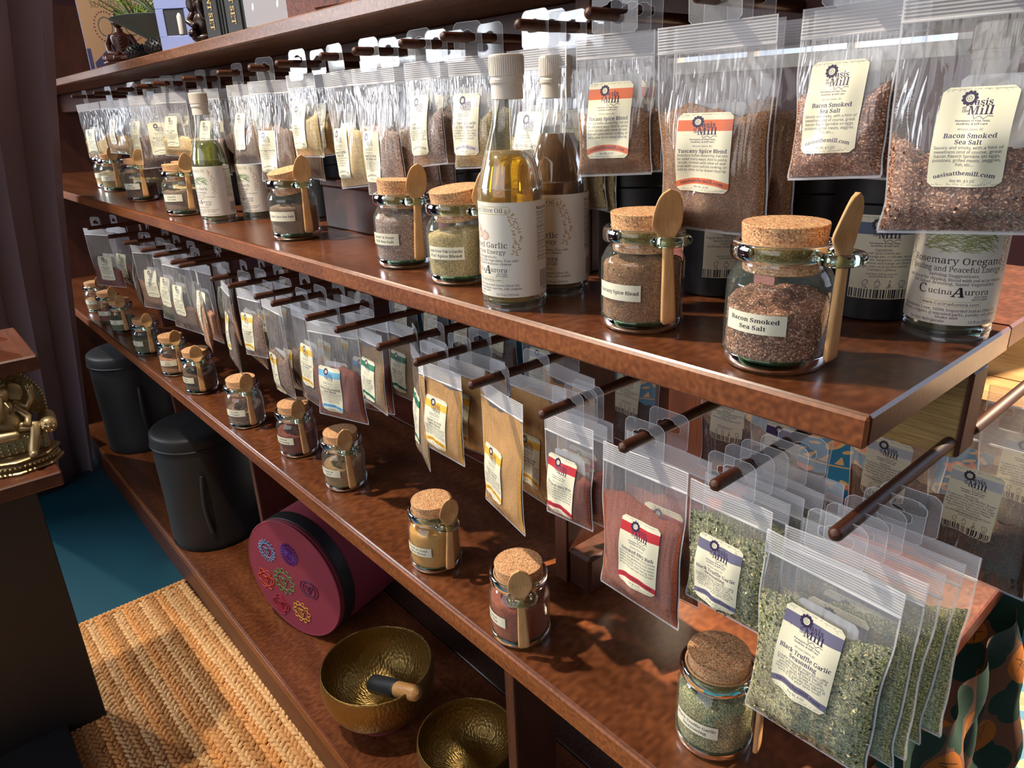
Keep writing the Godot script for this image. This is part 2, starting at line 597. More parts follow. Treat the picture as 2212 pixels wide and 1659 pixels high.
func oil_label(key: String, flavour: Array, serving: Array, ingredients: Array, sprig: Color) -> ImageTexture:
	if T.has(key):
		return T[key]
	var W := 900
	var H := 640
	var r := RandomNumberGenerator.new()
	r.seed = key.hash()
	var img := Image.create(W, H, false, Image.FORMAT_RGB8)
	img.fill(Color(0.94, 0.92, 0.87))
	var ink := Color(0.16, 0.13, 0.14)
	var gold := Color(0.72, 0.62, 0.36)
	# pill with the oil's name
	ell(img, 120, 52, 26, 26, 0, gold)
	ell(img, 470, 52, 26, 26, 0, gold)
	img.fill_rect(Rect2i(120, 26, 350, 52), gold)
	ell(img, 120, 52, 23, 23, 0, Color(0.95, 0.93, 0.86))
	ell(img, 470, 52, 23, 23, 0, Color(0.95, 0.93, 0.86))
	img.fill_rect(Rect2i(120, 29, 350, 46), Color(0.95, 0.93, 0.86))
	write(img, "Infused Olive Oil", serif, 38, 300, 65, ink, 0.5, 340.0)
	# leafy garlands down both sides
	for side: float in [-1.0, 1.0]:
		for k in 64:
			var t := k / 63.0
			var x := 295 + side * (190 + 46 * sin(t * 2.4) + r.randf_range(-26, 26))
			var y := 50 + t * 300
			ell(img, x, y, r.randf_range(7, 12), 3.0, r.randf_range(-1.2, 1.2) + side * 0.9, Color(0.76, 0.62, 0.46))
	# picture of the flavouring
	if key == "oil_garlic":
		for k in 3:
			var c: Vector2 = [Vector2(230, 190), Vector2(320, 222), Vector2(268, 214)][k]
			var s: float = [1.0, 0.62, 0.55][k]
			ell(img, c.x, c.y, 62 * s, 50 * s, 0, Color(0.86, 0.76, 0.66))
			ell(img, c.x - 8, c.y, 44 * s, 48 * s, 0, Color(0.93, 0.86, 0.78))
			for q in 5:
				curve(img, [c + Vector2(0, -64 * s), c + Vector2((q - 2) * 20 * s, -20 * s), c + Vector2((q - 2) * 24 * s, 20 * s), c + Vector2((q - 2) * 8 * s, 48 * s)], 1.8, Color(0.55, 0.36, 0.44))
	else:
		for k in 150:
			var x := r.randf_range(150, 450)
			var y := 200 + r.randf_range(-62, 40) - absf(x - 300) * 0.1
			var a := r.randf_range(-0.6, 0.6) + (x - 300) * 0.003
			var d := Vector2(cos(a), sin(a)) * r.randf_range(14, 30)
			line(img, Vector2(x, y) - d, Vector2(x, y) + d, 3.2, sprig.lerp(Color(0.75, 0.76, 0.5), r.randf() * 0.6))
	var y := 300.0
	write(img, flavour[0], serif, 50, 300, y, ink, 0.5, 430.0)
	write(img, flavour[1], serif, 38, 300, y + 42, ink, 0.5, 430.0)
	write(img, "Serving Suggestions:", serif, 22, 300, y + 70, ink)
	write(img, serving[0], serif, 22, 300, y + 94, ink, 0.5, 470.0)
	write(img, serving[1], serif, 22, 300, y + 116, ink, 0.5, 470.0)
	write(img, "C", serif, 70, 150, y + 172, ink, 0.0)
	write(img, "ucina", serif, 40, 200, y + 168, ink, 0.0)
	write(img, "A", serifb, 76, 300, y + 180, ink, 0.0, 0.0, 0.0, 0.15)
	write(img, "urora", serif, 42, 354, y + 166, ink, 0.0)
	write(img, "KITCHEN", sans, 16, 400, y + 184, ink, 0.0)
	write(img, "WITCHERY", sans, 16, 392, y + 199, ink, 0.0)
	img.fill_rect(Rect2i(170, int(y) + 206, 270, 32), gold)
	img.fill_rect(Rect2i(172, int(y) + 208, 266, 28), Color(0.95, 0.93, 0.86))
	write(img, "www.CucinaAurora.com", sans, 24, 305, y + 230, ink, 0.5, 250.0)
	write(img, ingredients[0], sans, 21, 300, y + 264, ink, 0.5, 480.0)
	write(img, ingredients[1], sans, 21, 300, y + 286, ink, 0.5, 500.0)
	write(img, "Shake well", sans, 20, 300, y + 306, ink)
	write(img, "Do Not Refrigerate", sans, 20, 210, y + 328, ink)
	write(img, "12 fl oz (355ml)", sans, 20, 460, y + 328, ink)
	# nutrition panel and bar code round the side
	write(img, "Nutrition Facts", sansb, 30, 660, 60, ink, 0.0)
	for k in 14:
		line(img, Vector2(660, 76 + k * 25), Vector2(860, 76 + k * 25), 4.0 if k % 4 == 0 else 1.6, ink)
		if k < 13:
			write(img, ["Serving Size 1 Tbsp", "Amount Per Serving", "Calories 120", "% Daily Value", "Total Fat 14g", "Saturated Fat 2g", "Trans Fat 0g", "Cholesterol 0mg", "Sodium 0mg", "Carbohydrate 0g", "Fiber 0g", "Sugars 0g", "Protein 0g"][k], sans, 18, 662, 96 + k * 25, ink, 0.0)
	barcode(img, 680, 470, 160, 120, r)
	write(img, "8 58587 00225", sans, 20, 760, 612, ink)
	return keep(key, img)

func keep(key: String, img: Image) -> ImageTexture:
	var t := ImageTexture.create_from_image(img)
	T[key] = t
	return t

# ---------------------------------------------------------------- materials
func mat(key: String, col: Color, rough := 0.6, metal := 0.0) -> StandardMaterial3D:
	var m := StandardMaterial3D.new()
	m.resource_name = key
	m.albedo_color = col
	m.roughness = rough
	m.metallic = metal
	M[key] = m
	return m

func with_tex(m: StandardMaterial3D, t: Texture2D, scale := Vector3.ZERO, bump := 0.0) -> StandardMaterial3D:
	m.albedo_texture = t
	if scale != Vector3.ZERO:
		m.uv1_triplanar = true
		m.uv1_scale = scale
	if bump > 0.0:
		m.heightmap_enabled = true
		m.heightmap_texture = t
		m.heightmap_scale = bump
	return m

func noise_small(w: int, h: int, freq: float, sd: int) -> Image:
	var n := FastNoiseLite.new()
	n.seed = sd
	n.noise_type = FastNoiseLite.TYPE_SIMPLEX
	n.fractal_type = FastNoiseLite.FRACTAL_NONE
	n.frequency = freq
	return n.get_image(w, h, false, false, true)

func wood_tex(key: String, light: Color, dark: Color, sd: int, streak := 1.0) -> ImageTexture:
	var W := 1024
	var H := 256
	var a := noise_small(10, 128, 0.11, sd)
	a.resize(W, H, Image.INTERPOLATE_CUBIC)
	var b := noise_small(40, 256, 0.42, sd + 1)
	b.resize(W, H, Image.INTERPOLATE_CUBIC)
	var c := noise_small(48, 32, 0.09, sd + 2)
	c.resize(W, H, Image.INTERPOLATE_CUBIC)
	var img := Image.create(W, H, false, Image.FORMAT_RGB8)
	for y in H:
		for x in W:
			var q := a.get_pixel(x, y).r
			var ring := 0.5 + 0.5 * sin(q * 26.0)
			var t := 0.22 * ring + 0.62 * b.get_pixel(x, y).r + 0.4 * c.get_pixel(x, y).r - 0.12
			img.set_pixel(x, y, dark.lerp(light, clampf(0.5 + (t - 0.5) * streak, 0, 1)))
	return keep(key, img)

func grain_tex(key: String, base: Color, palette: Array, size: Vector2, count: int) -> ImageTexture:
	var S := 256
	var r := RandomNumberGenerator.new()
	r.seed = key.hash()
	var img := Image.create(S, S, false, Image.FORMAT_RGB8)
	img.fill(base)
	for i in count:
		var col: Color = palette[r.randi() % palette.size()]
		var k := r.randf_range(0.95, 1.42)
		col = Color(col.r * k, col.g * k, col.b * k)
		var a := r.randf_range(size.x * 0.6, size.x * 1.3)
		var b := r.randf_range(size.y * 0.6, size.y * 1.3)
		var x := r.randf() * S
		var y := r.randf() * S
		var ro := r.randf() * PI
		for ox: float in [0.0, -float(S), float(S)]:
			for oy: float in [0.0, -float(S), float(S)]:
				if x + ox > -size.x * 2 and x + ox < S + size.x * 2 and y + oy > -size.x * 2 and y + oy < S + size.x * 2:
					ell(img, x + ox, y + oy, a, b, ro, col)
	return keep(key, img)

func spice(key: String, base: Color, palette: Array, size: Vector2, count: int, cover := 0.03, bump := 0.06) -> void:
	var m := mat("spice_" + key, Color.WHITE, 0.85)
	with_tex(m, grain_tex("tex_" + key, base, palette, size, count), Vector3.ONE / cover, bump)

func make_materials() -> void:
	# plastics and glass
	var film := mat("film", Color(0.93, 0.93, 0.94, 0.09), 0.07)
	film.transparency = BaseMaterial3D.TRANSPARENCY_ALPHA
	film.normal_enabled = true
	film.normal_texture = wrinkle_normals()
	film.normal_scale = 0.34
	film.uv1_scale = Vector3(0.8, 0.7, 1)
	var zip := mat("zip", Color(0.92, 0.92, 0.93, 0.42), 0.3)
	zip.transparency = BaseMaterial3D.TRANSPARENCY_ALPHA
	var seam := mat("seam", Color(0.93, 0.93, 0.94, 0.55), 0.3)
	seam.transparency = BaseMaterial3D.TRANSPARENCY_ALPHA
	var tab := mat("tab", Color(0.93, 0.94, 0.96, 0.14), 0.06)
	tab.transparency = BaseMaterial3D.TRANSPARENCY_ALPHA
	var glass := mat("glass", Color(0.8, 0.92, 0.88, 0.05), 0.02)
	glass.transparency = BaseMaterial3D.TRANSPARENCY_ALPHA
	var thick := mat("thick_glass", Color(0.84, 0.95, 0.9, 0.0), 0.03)
	thick.refraction_enabled = true
	thick.refraction_scale = 0.05
	thick.transparency = BaseMaterial3D.TRANSPARENCY_ALPHA
	var gg := mat("green_glass", Color(0.6, 0.88, 0.76, 0.0), 0.03)
	gg.refraction_enabled = true
	gg.refraction_scale = 0.05
	gg.transparency = BaseMaterial3D.TRANSPARENCY_ALPHA
	for o: Array in [["oil_gold", Color(0.86, 0.66, 0.12, 0.25)], ["oil_amber", Color(0.5, 0.3, 0.1, 0.35)], ["oil_green", Color(0.55, 0.56, 0.1, 0.25)], ["oil_olive", Color(0.35, 0.36, 0.1, 0.3)]]:
		var om := mat(o[0], o[1], 0.05)
		om.refraction_enabled = true
		om.refraction_scale = 0.047
		om.transparency = BaseMaterial3D.TRANSPARENCY_ALPHA
	# wood
	var wt := wood_tex("wood_warm", Color(1.0, 0.9, 0.79), Color(0.62, 0.5, 0.4), 3, 1.0)
	var gloss := with_tex(mat("varnished", Color(0.5, 0.33, 0.225), 0.33), wt, Vector3(0.9, 3.6, 3.6), 0.01)
	gloss.clearcoat_enabled = true
	gloss.clearcoat = 0.35
	gloss.clearcoat_roughness = 0.16
	var front := with_tex(mat("board_edge", Color(0.62, 0.41, 0.25), 0.45), wt, Vector3(1.4, 9.0, 9.0), 0.02)
	front.metallic_specular = 0.5
	with_tex(mat("red_board", Color(0.5, 0.31, 0.26), 0.36), wt, Vector3(1.2, 5.0, 5.0), 0.06)
	with_tex(mat("top_board", Color(0.62, 0.53, 0.48), 0.4), wt, Vector3(1.3, 6.0, 6.0), 0.05)
	with_tex(mat("dowel_wood", Color(0.34, 0.19, 0.11), 0.5), wt, Vector3(8.0, 8.0, 1.6), 0.01)
	with_tex(mat("dowel_end", Color(0.52, 0.32, 0.2), 0.6), wt, Vector3(8.0, 8.0, 2.0))
	with_tex(mat("ply", Color(0.72, 0.62, 0.42), 0.7), wood_tex("wood_ply", Color(1, 0.97, 0.9), Color(0.62, 0.56, 0.46), 9, 0.8), Vector3(1.6, 6.0, 6.0), 0.02)
	var up := mat("upright", Color(0.36, 0.21, 0.16), 0.5)
	up.albedo_texture = turned(wt, "wood_upright")
	up.uv1_triplanar = true
	up.uv1_scale = Vector3(5.0, 1.0, 5.0)
	with_tex(mat("slate_wood", Color(0.33, 0.28, 0.27), 0.4), wt, Vector3(1.2, 4.0, 4.0))
	with_tex(mat("worn_edge", Color(0.56, 0.46, 0.43), 0.4), wt, Vector3(1.4, 9.0, 9.0), 0.06)
	var upf := mat("upright_edge", Color(0.5, 0.35, 0.29), 0.5)
	upf.albedo_texture = T["wood_upright"]
	upf.uv1_triplanar = true
	upf.uv1_scale = Vector3(9.0, 1.5, 9.0)
	with_tex(mat("oak", Color(0.86, 0.72, 0.52), 0.4), wood_tex("wood_oak", Color(1, 0.97, 0.9), Color(0.72, 0.6, 0.46), 15, 0.9), Vector3(1.1, 3.0, 3.0))
	with_tex(mat("shelf_brown", Color(0.4, 0.23, 0.15), 0.45), wt, Vector3(1.4, 5.0, 5.0), 0.03)
	var bam := with_tex(mat("bamboo", Color(0.92, 0.79, 0.63), 0.55), turned(wood_tex("wood_bamboo", Color(1, 0.95, 0.86), Color(0.82, 0.7, 0.56), 21, 0.8), "wood_bamboo_up"), Vector3(60, 8, 60))
	bam.metallic_specular = 0.3
	# cork
	with_tex(mat("cork", Color(0.95, 0.9, 0.85), 0.9), grain_tex("tex_cork", Color(0.82, 0.63, 0.47), [Color(0.86, 0.69, 0.53), Color(0.72, 0.53, 0.39), Color(0.9, 0.76, 0.6), Color(0.46, 0.31, 0.22), Color(0.82, 0.64, 0.48)], Vector2(5.0, 3.2), 1500), Vector3.ONE / 0.035, 0.04)
	# spices
	spice("tuscany", Color(0.42, 0.28, 0.18), [Color(0.6, 0.42, 0.28), Color(0.36, 0.22, 0.14), Color(0.72, 0.56, 0.4), Color(0.5, 0.3, 0.2), Color(0.46, 0.4, 0.24)], Vector2(3.2, 2.0), 3200)
	spice("bacon", Color(0.36, 0.22, 0.16), [Color(0.55, 0.38, 0.28), Color(0.3, 0.17, 0.12), Color(0.76, 0.62, 0.52), Color(0.45, 0.28, 0.2), Color(0.4, 0.25, 0.18)], Vector2(6.0, 4.6), 1500)
	spice("truffle", Color(0.42, 0.42, 0.3), [Color(0.58, 0.58, 0.42), Color(0.3, 0.34, 0.22), Color(0.8, 0.76, 0.58), Color(0.42, 0.46, 0.3), Color(0.24, 0.26, 0.18), Color(0.7, 0.66, 0.46)], Vector2(5.5, 2.8), 1900)
	spice("bbq", Color(0.52, 0.24, 0.15), [Color(0.58, 0.28, 0.17), Color(0.4, 0.16, 0.1), Color(0.68, 0.4, 0.25), Color(0.5, 0.22, 0.13)], Vector2(2.0, 1.6), 4200)
	spice("blackening", Color(0.45, 0.2, 0.13), [Color(0.52, 0.25, 0.16), Color(0.38, 0.15, 0.09), Color(0.5, 0.24, 0.16)], Vector2(2.0, 1.6), 3000)
	spice("gold", Color(0.76, 0.56, 0.25), [Color(0.7, 0.51, 0.22), Color(0.62, 0.43, 0.17), Color(0.74, 0.56, 0.27)], Vector2(3.0, 2.4), 1600)
	spice("powder_tan", Color(0.68, 0.53, 0.34), [Color(0.72, 0.57, 0.38), Color(0.6, 0.46, 0.28), Color(0.76, 0.62, 0.42)], Vector2(3.0, 2.4), 1400)
	spice("garlic", Color(0.62, 0.54, 0.36), [Color(0.78, 0.7, 0.5), Color(0.45, 0.38, 0.22), Color(0.68, 0.6, 0.4), Color(0.36, 0.34, 0.18), Color(0.84, 0.76, 0.58)], Vector2(3.4, 1.8), 3000)
	spice("sweet", Color(0.52, 0.42, 0.37), [Color(0.78, 0.7, 0.66), Color(0.36, 0.22, 0.16), Color(0.62, 0.5, 0.44), Color(0.3, 0.2, 0.16), Color(0.84, 0.78, 0.74)], Vector2(3.0, 2.2), 3200)
	spice("lime", Color(0.44, 0.36, 0.3), [Color(0.52, 0.43, 0.36), Color(0.36, 0.28, 0.22), Color(0.62, 0.54, 0.47)], Vector2(2.4, 1.8), 3200)
	spice("honey", Color(0.78, 0.66, 0.44), [Color(0.84, 0.73, 0.52), Color(0.7, 0.56, 0.34), Color(0.88, 0.8, 0.62)], Vector2(3.0, 2.4), 1600)
	spice("green", Color(0.52, 0.4, 0.25), [Color(0.6, 0.48, 0.31), Color(0.44, 0.33, 0.2), Color(0.66, 0.54, 0.36)], Vector2(2.4, 2.0), 2600)
	spice("dark", Color(0.3, 0.2, 0.15), [Color(0.42, 0.3, 0.22), Color(0.2, 0.13, 0.1), Color(0.5, 0.38, 0.3)], Vector2(4.0, 2.4), 2200)
	spice("pepper", Color(0.4, 0.32, 0.26), [Color(0.66, 0.58, 0.5), Color(0.24, 0.17, 0.13), Color(0.52, 0.42, 0.34), Color(0.5, 0.26, 0.2)], Vector2(4.0, 2.6), 2200)
	spice("tea", Color(0.2, 0.13, 0.1), [Color(0.3, 0.19, 0.14), Color(0.12, 0.08, 0.06), Color(0.42, 0.28, 0.2), Color(0.24, 0.2, 0.13)], Vector2(6.0, 2.2), 1700)
	spice("coral", Color(0.66, 0.42, 0.3), [Color(0.76, 0.52, 0.38), Color(0.56, 0.34, 0.24), Color(0.5, 0.42, 0.26), Color(0.8, 0.64, 0.48)], Vector2(4.0, 2.6), 2000)
	spice("herb", Color(0.3, 0.29, 0.18), [Color(0.42, 0.4, 0.26), Color(0.22, 0.22, 0.13), Color(0.5, 0.47, 0.32)], Vector2(5.0, 2.0), 2000)
	# odds and ends
	mat("paper_back", Color(0.82, 0.82, 0.82), 0.6)
	mat("cap_white", Color(0.9, 0.86, 0.8), 0.45)
	mat("black_tin", Color(0.11, 0.11, 0.12), 0.5)
	var bag := mat("black_nylon", Color(0.1, 0.103, 0.112), 0.55)
	bag.rim_enabled = true
	bag.rim = 0.3
	mat("zipper", Color(0.1, 0.1, 0.11), 0.5)
	mat("maroon", Color(0.52, 0.17, 0.24), 0.75)
	with_tex(mat("brass", Color(0.6, 0.5, 0.3), 0.42, 1.0), null)
	var br: StandardMaterial3D = M["brass"]
	var nt := NoiseTexture2D.new()
	nt.noise = cell_noise(5)
	nt.width = 512
	nt.height = 512
	nt.seamless = true
	br.heightmap_enabled = true
	br.heightmap_texture = nt
	br.heightmap_scale = 0.12
	br.uv1_scale = Vector3(5, 2.2, 1)
	mat("brass_dull", Color(0.68, 0.6, 0.45), 0.42, 0.8)

func cell_noise(sd: int) -> FastNoiseLite:
	var n := FastNoiseLite.new()
	n.seed = sd
	n.noise_type = FastNoiseLite.TYPE_CELLULAR
	n.cellular_return_type = FastNoiseLite.RETURN_DISTANCE
	n.frequency = 0.045
	n.fractal_type = FastNoiseLite.FRACTAL_NONE
	return n

func turned(t: ImageTexture, key: String) -> ImageTexture:
	var im := t.get_image()
	im.rotate_90(CLOCKWISE)
	return keep(key, im)

func wrinkle_normals() -> ImageTexture:
	var a := noise_small(40, 20, 0.16, 41)
	a.resize(256, 256, Image.INTERPOLATE_CUBIC)
	var b := noise_small(64, 12, 0.2, 43)
	b.resize(256, 256, Image.INTERPOLATE_CUBIC)
	var im := Image.create(256, 256, false, Image.FORMAT_RGBA8)
	for y in 256:
		for x in 256:
			var h := 0.6 * (1.0 - absf(2.0 * a.get_pixel(x, y).r - 1.0)) + 0.4 * (1.0 - absf(2.0 * b.get_pixel(x, y).r - 1.0))
			im.set_pixel(x, y, Color(h, h, h))
	im.bump_map_to_normal_map(6.0)
	return keep("tex_wrinkle", im)

# ---------------------------------------------------------------- hanging pouches (origin: where the dowel passes through the tab)
var mesh_cache := {}

func bag_z(s: float, t: float, T_: float, sd: float) -> float:      # how far the front film stands out; s -1..1 across, t 0..1 down
	var prof := 0.10 + 0.9 * smoothstep(0.12, 0.62, t) * (1.0 - smoothstep(0.86, 1.0, t) * 0.97)
	var e := pow(maxf(0.0, 1.0 - s * s), 0.62)
	var wob := sin(s * 7.0 + sd * 3.1 + t * 5.0) * 0.10 + sin(t * 13.0 + sd + s * 3.0) * 0.07 + sin(s * 15.0 - t * 4.0 + sd * 1.7) * 0.05
	return T_ * e * prof * (1.0 + wob)

func bag_x(s: float, t: float, w: float, sd: float) -> float:
	var pinch := 0.055 * smoothstep(0.15, 0.6, t) * (1.0 - smoothstep(0.85, 1.0, t)) + 0.02 * sin(t * 9.0 + sd + s)* smoothstep(0.05, 0.3, t)
	return s * w * 0.5 * (1.0 - pinch)

func bag_meshes(style: String, w: float, h: float, T_: float, fill: float, sd: float, lab: Vector4) -> Dictionary:
	var key := "%s_%.3f_%.3f_%.1f" % [style, w, h, sd]
	if mesh_cache.has(key):
		return mesh_cache[key]
	var top := -0.018
	var y0 := top - 0.019            # zip line
	var bh := h - 0.019
	var d := {}
	var skew := 0.03 * sin(sd * 5.0)
	var Y := func(s: float, t: float) -> float: return y0 - bh * t * (1.0 + skew * s * t)
	# film: front and back sheet
	var g := Geo.new()
	g.grid(16, 20, func(u: float, t: float) -> Vector3:
		var s := u * 2.0 - 1.0
		return Vector3(bag_x(s, t, w, sd), Y.call(s, t), bag_z(s, t, T_, sd)))
	g.grid(8, 12, func(u: float, t: float) -> Vector3:
		var s := u * 2.0 - 1.0
		return Vector3(bag_x(s, t, w, sd), Y.call(s, t), -0.55 * bag_z(s, t, T_, sd + 2.0)), true)
	d.film = g.done()
	# ribbed header
	g = Geo.new()
	g.grid(6, 36, func(u: float, t: float) -> Vector3:
		var s := u * 2.0 - 1.0
		return Vector3(s * w * 0.5, lerpf(top, y0, t), 0.0009 * absf(sin(t * PI * 9.0)) + 0.0012 * sin(s * 3.0 + sd)))
	d.zip = g.done()
	# tab with a hanger hole
	g = Geo.new()
	var N := 40
	var outer := func(a: float) -> Vector2:
		var c := Vector2(cos(a), sin(a))
		var k := minf(0.0215 / maxf(1e-4, absf(c.x)), (0.0155 if c.y > 0 else 0.0185) / maxf(1e-4, absf(c.y)))
		var p := c * k
		if c.y > 0.0:
			var over := (absf(p.x) - 0.0165) + (p.y - 0.0105)
			if over > 0.005 * 1.0 and absf(p.x) > 0.0165 and p.y > 0.0105:
				p *= 1.0 - (over - 0.005) * 24.0
		return p
	var inner := func(a: float) -> Vector2:
		var c := Vector2(cos(a), sin(a))
		var p := Vector2(0.0125 * signf(c.x) * pow(absf(c.x), 0.5), 0.0044 * signf(c.y) * pow(absf(c.y), 0.5))
		if p.y > 0.0:
			p.y += 0.0032 * (1.0 - smoothstep(0.0035, 0.0075, absf(p.x)))
		return p
	g.grid(N, 1, func(u: float, t: float) -> Vector3:
		var p: Vector2 = outer.call(u * TAU).lerp(inner.call(u * TAU), t)
		return Vector3(p.x, p.y, 0.0004), true)
	d.tab = g.done()
	# sealed edges: sides, bottom, zip bead, rim of the tab
	g = Geo.new()
	for sgn: float in [-1.0, 1.0]:
		g.grid(1, 20, func(u: float, t: float) -> Vector3:
			return Vector3(bag_x(sgn, t, w, sd) + sgn * (u - 0.5) * 0.0013, Y.call(sgn, t), 0.0003), sgn < 0)
		g.grid(1, 2, func(u: float, t: float) -> Vector3:
			return Vector3(sgn * (w * 0.5 + (u - 0.5) * 0.0012), lerpf(top, y0, t), 0.0006), sgn < 0)
	g.grid(12, 1, func(u: float, t: float) -> Vector3:
		var s := u * 2.0 - 1.0
		return Vector3(bag_x(s, 1.0, w, sd), Y.call(s, 1.0) - t * 0.0018, 0.0003))
	g.tube([Vector3(-w * 0.5, y0, 0.0), Vector3(0, y0, 0.0012 * sin(sd)), Vector3(w * 0.5, y0, 0.0)], 0.0011, 6)
	g.grid(N, 1, func(u: float, t: float) -> Vector3:
		var p: Vector2 = outer.call(u * TAU)
		return Vector3(p.x, p.y, 0.0007) - Vector3(p.x, p.y, 0).normalized() * t * 0.00045, true)
	g.grid(N, 1, func(u: float, t: float) -> Vector3:
		var p: Vector2 = inner.call(u * TAU)
		return Vector3(p.x, p.y, 0.0007) + Vector3(p.x, p.y, 0).normalized() * t * 0.00045, true)
	d.seal = g.done()
	# filling
	g = Geo.new()
	var t0 := 1.0 - fill
	var topf := func(s: float) -> float: return t0 + 0.045 * sin(s * 2.2 + sd * 2.0) + 0.009 * sin(s * 11.0 + sd) + 0.005 * sin(s * 23.0 + sd * 3.0) + 0.004 * sin(s * 41.0 + sd) + 0.07 * s * s * s * sin(sd * 1.3)
	var cz := func(s: float, t: float, back: bool) -> Vector3:
		var tt := lerpf(topf.call(s), 0.992, t)
		var z := bag_z(s * 0.97, tt, T_, sd) * 0.93
		if back:
			z = -0.5 * bag_z(s * 0.97, tt, T_, sd + 2.0)
		z *= smoothstep(0.0, 0.1, t) * 0.9 + 0.1
		return Vector3(bag_x(s, tt, w, sd) * 0.975, Y.call(s, tt), z)
	g.grid(24, 20, func(u: float, t: float) -> Vector3: return cz.call(u * 2.0 - 1.0, t, false))
	g.grid(16, 10, func(u: float, t: float) -> Vector3: return cz.call(u * 2.0 - 1.0, t, true), true)
	d.fill = g.done()
	# sticker, bent with the film; lab = width, height, x, distance below the zip line
	var patch := func(front: bool, grow: float) -> ArrayMesh:
		var q := Geo.new()
		q.grid(10, 22, func(u: float, t: float) -> Vector3:
			var yy := t * lab.y
			var r := 0.0035
			var e := minf(yy, lab.y - yy)
			var cut := 0.0 if e >= r else r - sqrt(maxf(0.0, r * r - (r - e) * (r - e)))
			var x := lab.z + (u - 0.5) * (lab.x - 2.0 * cut)
			var tt := (lab.w + yy) / bh
			var s := clampf(x / (w * 0.5), -1, 1)
			var z := bag_z(s, tt, T_, sd) + grow
			if not front:
				z = -0.45 * bag_z(s, tt, T_, sd + 2.0)
			return Vector3(x, Y.call(s, tt), z), false)
		return q.done()
	d.sticker = patch.call(true, 0.0007)
	d.back = patch.call(false, 0.0)
	mesh_cache[key] = d
	return d

func sticker_mat(tex: Texture2D) -> StandardMaterial3D:
	var key := "st_%d" % tex.get_instance_id()
	if not M.has(key):
		var m := mat(key, Color.WHITE, 0.35)
		m.albedo_texture = tex
		m.texture_repeat = false
	return M[key]

const BIG := Vector2(0.094, 0.155)
const SMALL := Vector2(0.070, 0.113)

func hang(spice_key: String, tex: Texture2D, size: Vector2, pos: Vector3, rot: Vector3, label: String, group: String, sd: float, fill := 0.6, thick := 0.011, flakes := 0, has_back := true, lab := Vector4.ZERO) -> Node3D:
	if lab == Vector4.ZERO:
		lab = Vector4(0.045, 0.068, -0.004, size.y * 0.25) if size.y > 0.13 else Vector4(0.042, 0.060, -0.003, size.y * 0.21)
	var d := bag_meshes(spice_key, size.x, size.y, thick, fill, sd, lab)
	var o := thing("spice_pouch", label, "pouch", pos, 0.0, group)
	o.rotation = rot
	part("filling", d.fill, M["spice_" + spice_key], o)
	part("film", d.film, M.film, o)
	part("zip_strip", d.zip, M.zip, o)
	part("hang_tab", d.tab, M.tab, o)
	part("sealed_edges", d.seal, M.seam, o)
	if tex:
		part("sticker", d.sticker, sticker_mat(tex), o)
		if has_back:
			part("back_sticker", d.back, M.paper_back, o, Vector3(0.006, 0.006, 0))
	if flakes > 0:
		scatter(o, d.fill, spice_key, flakes, 0.0016, true)
	return o

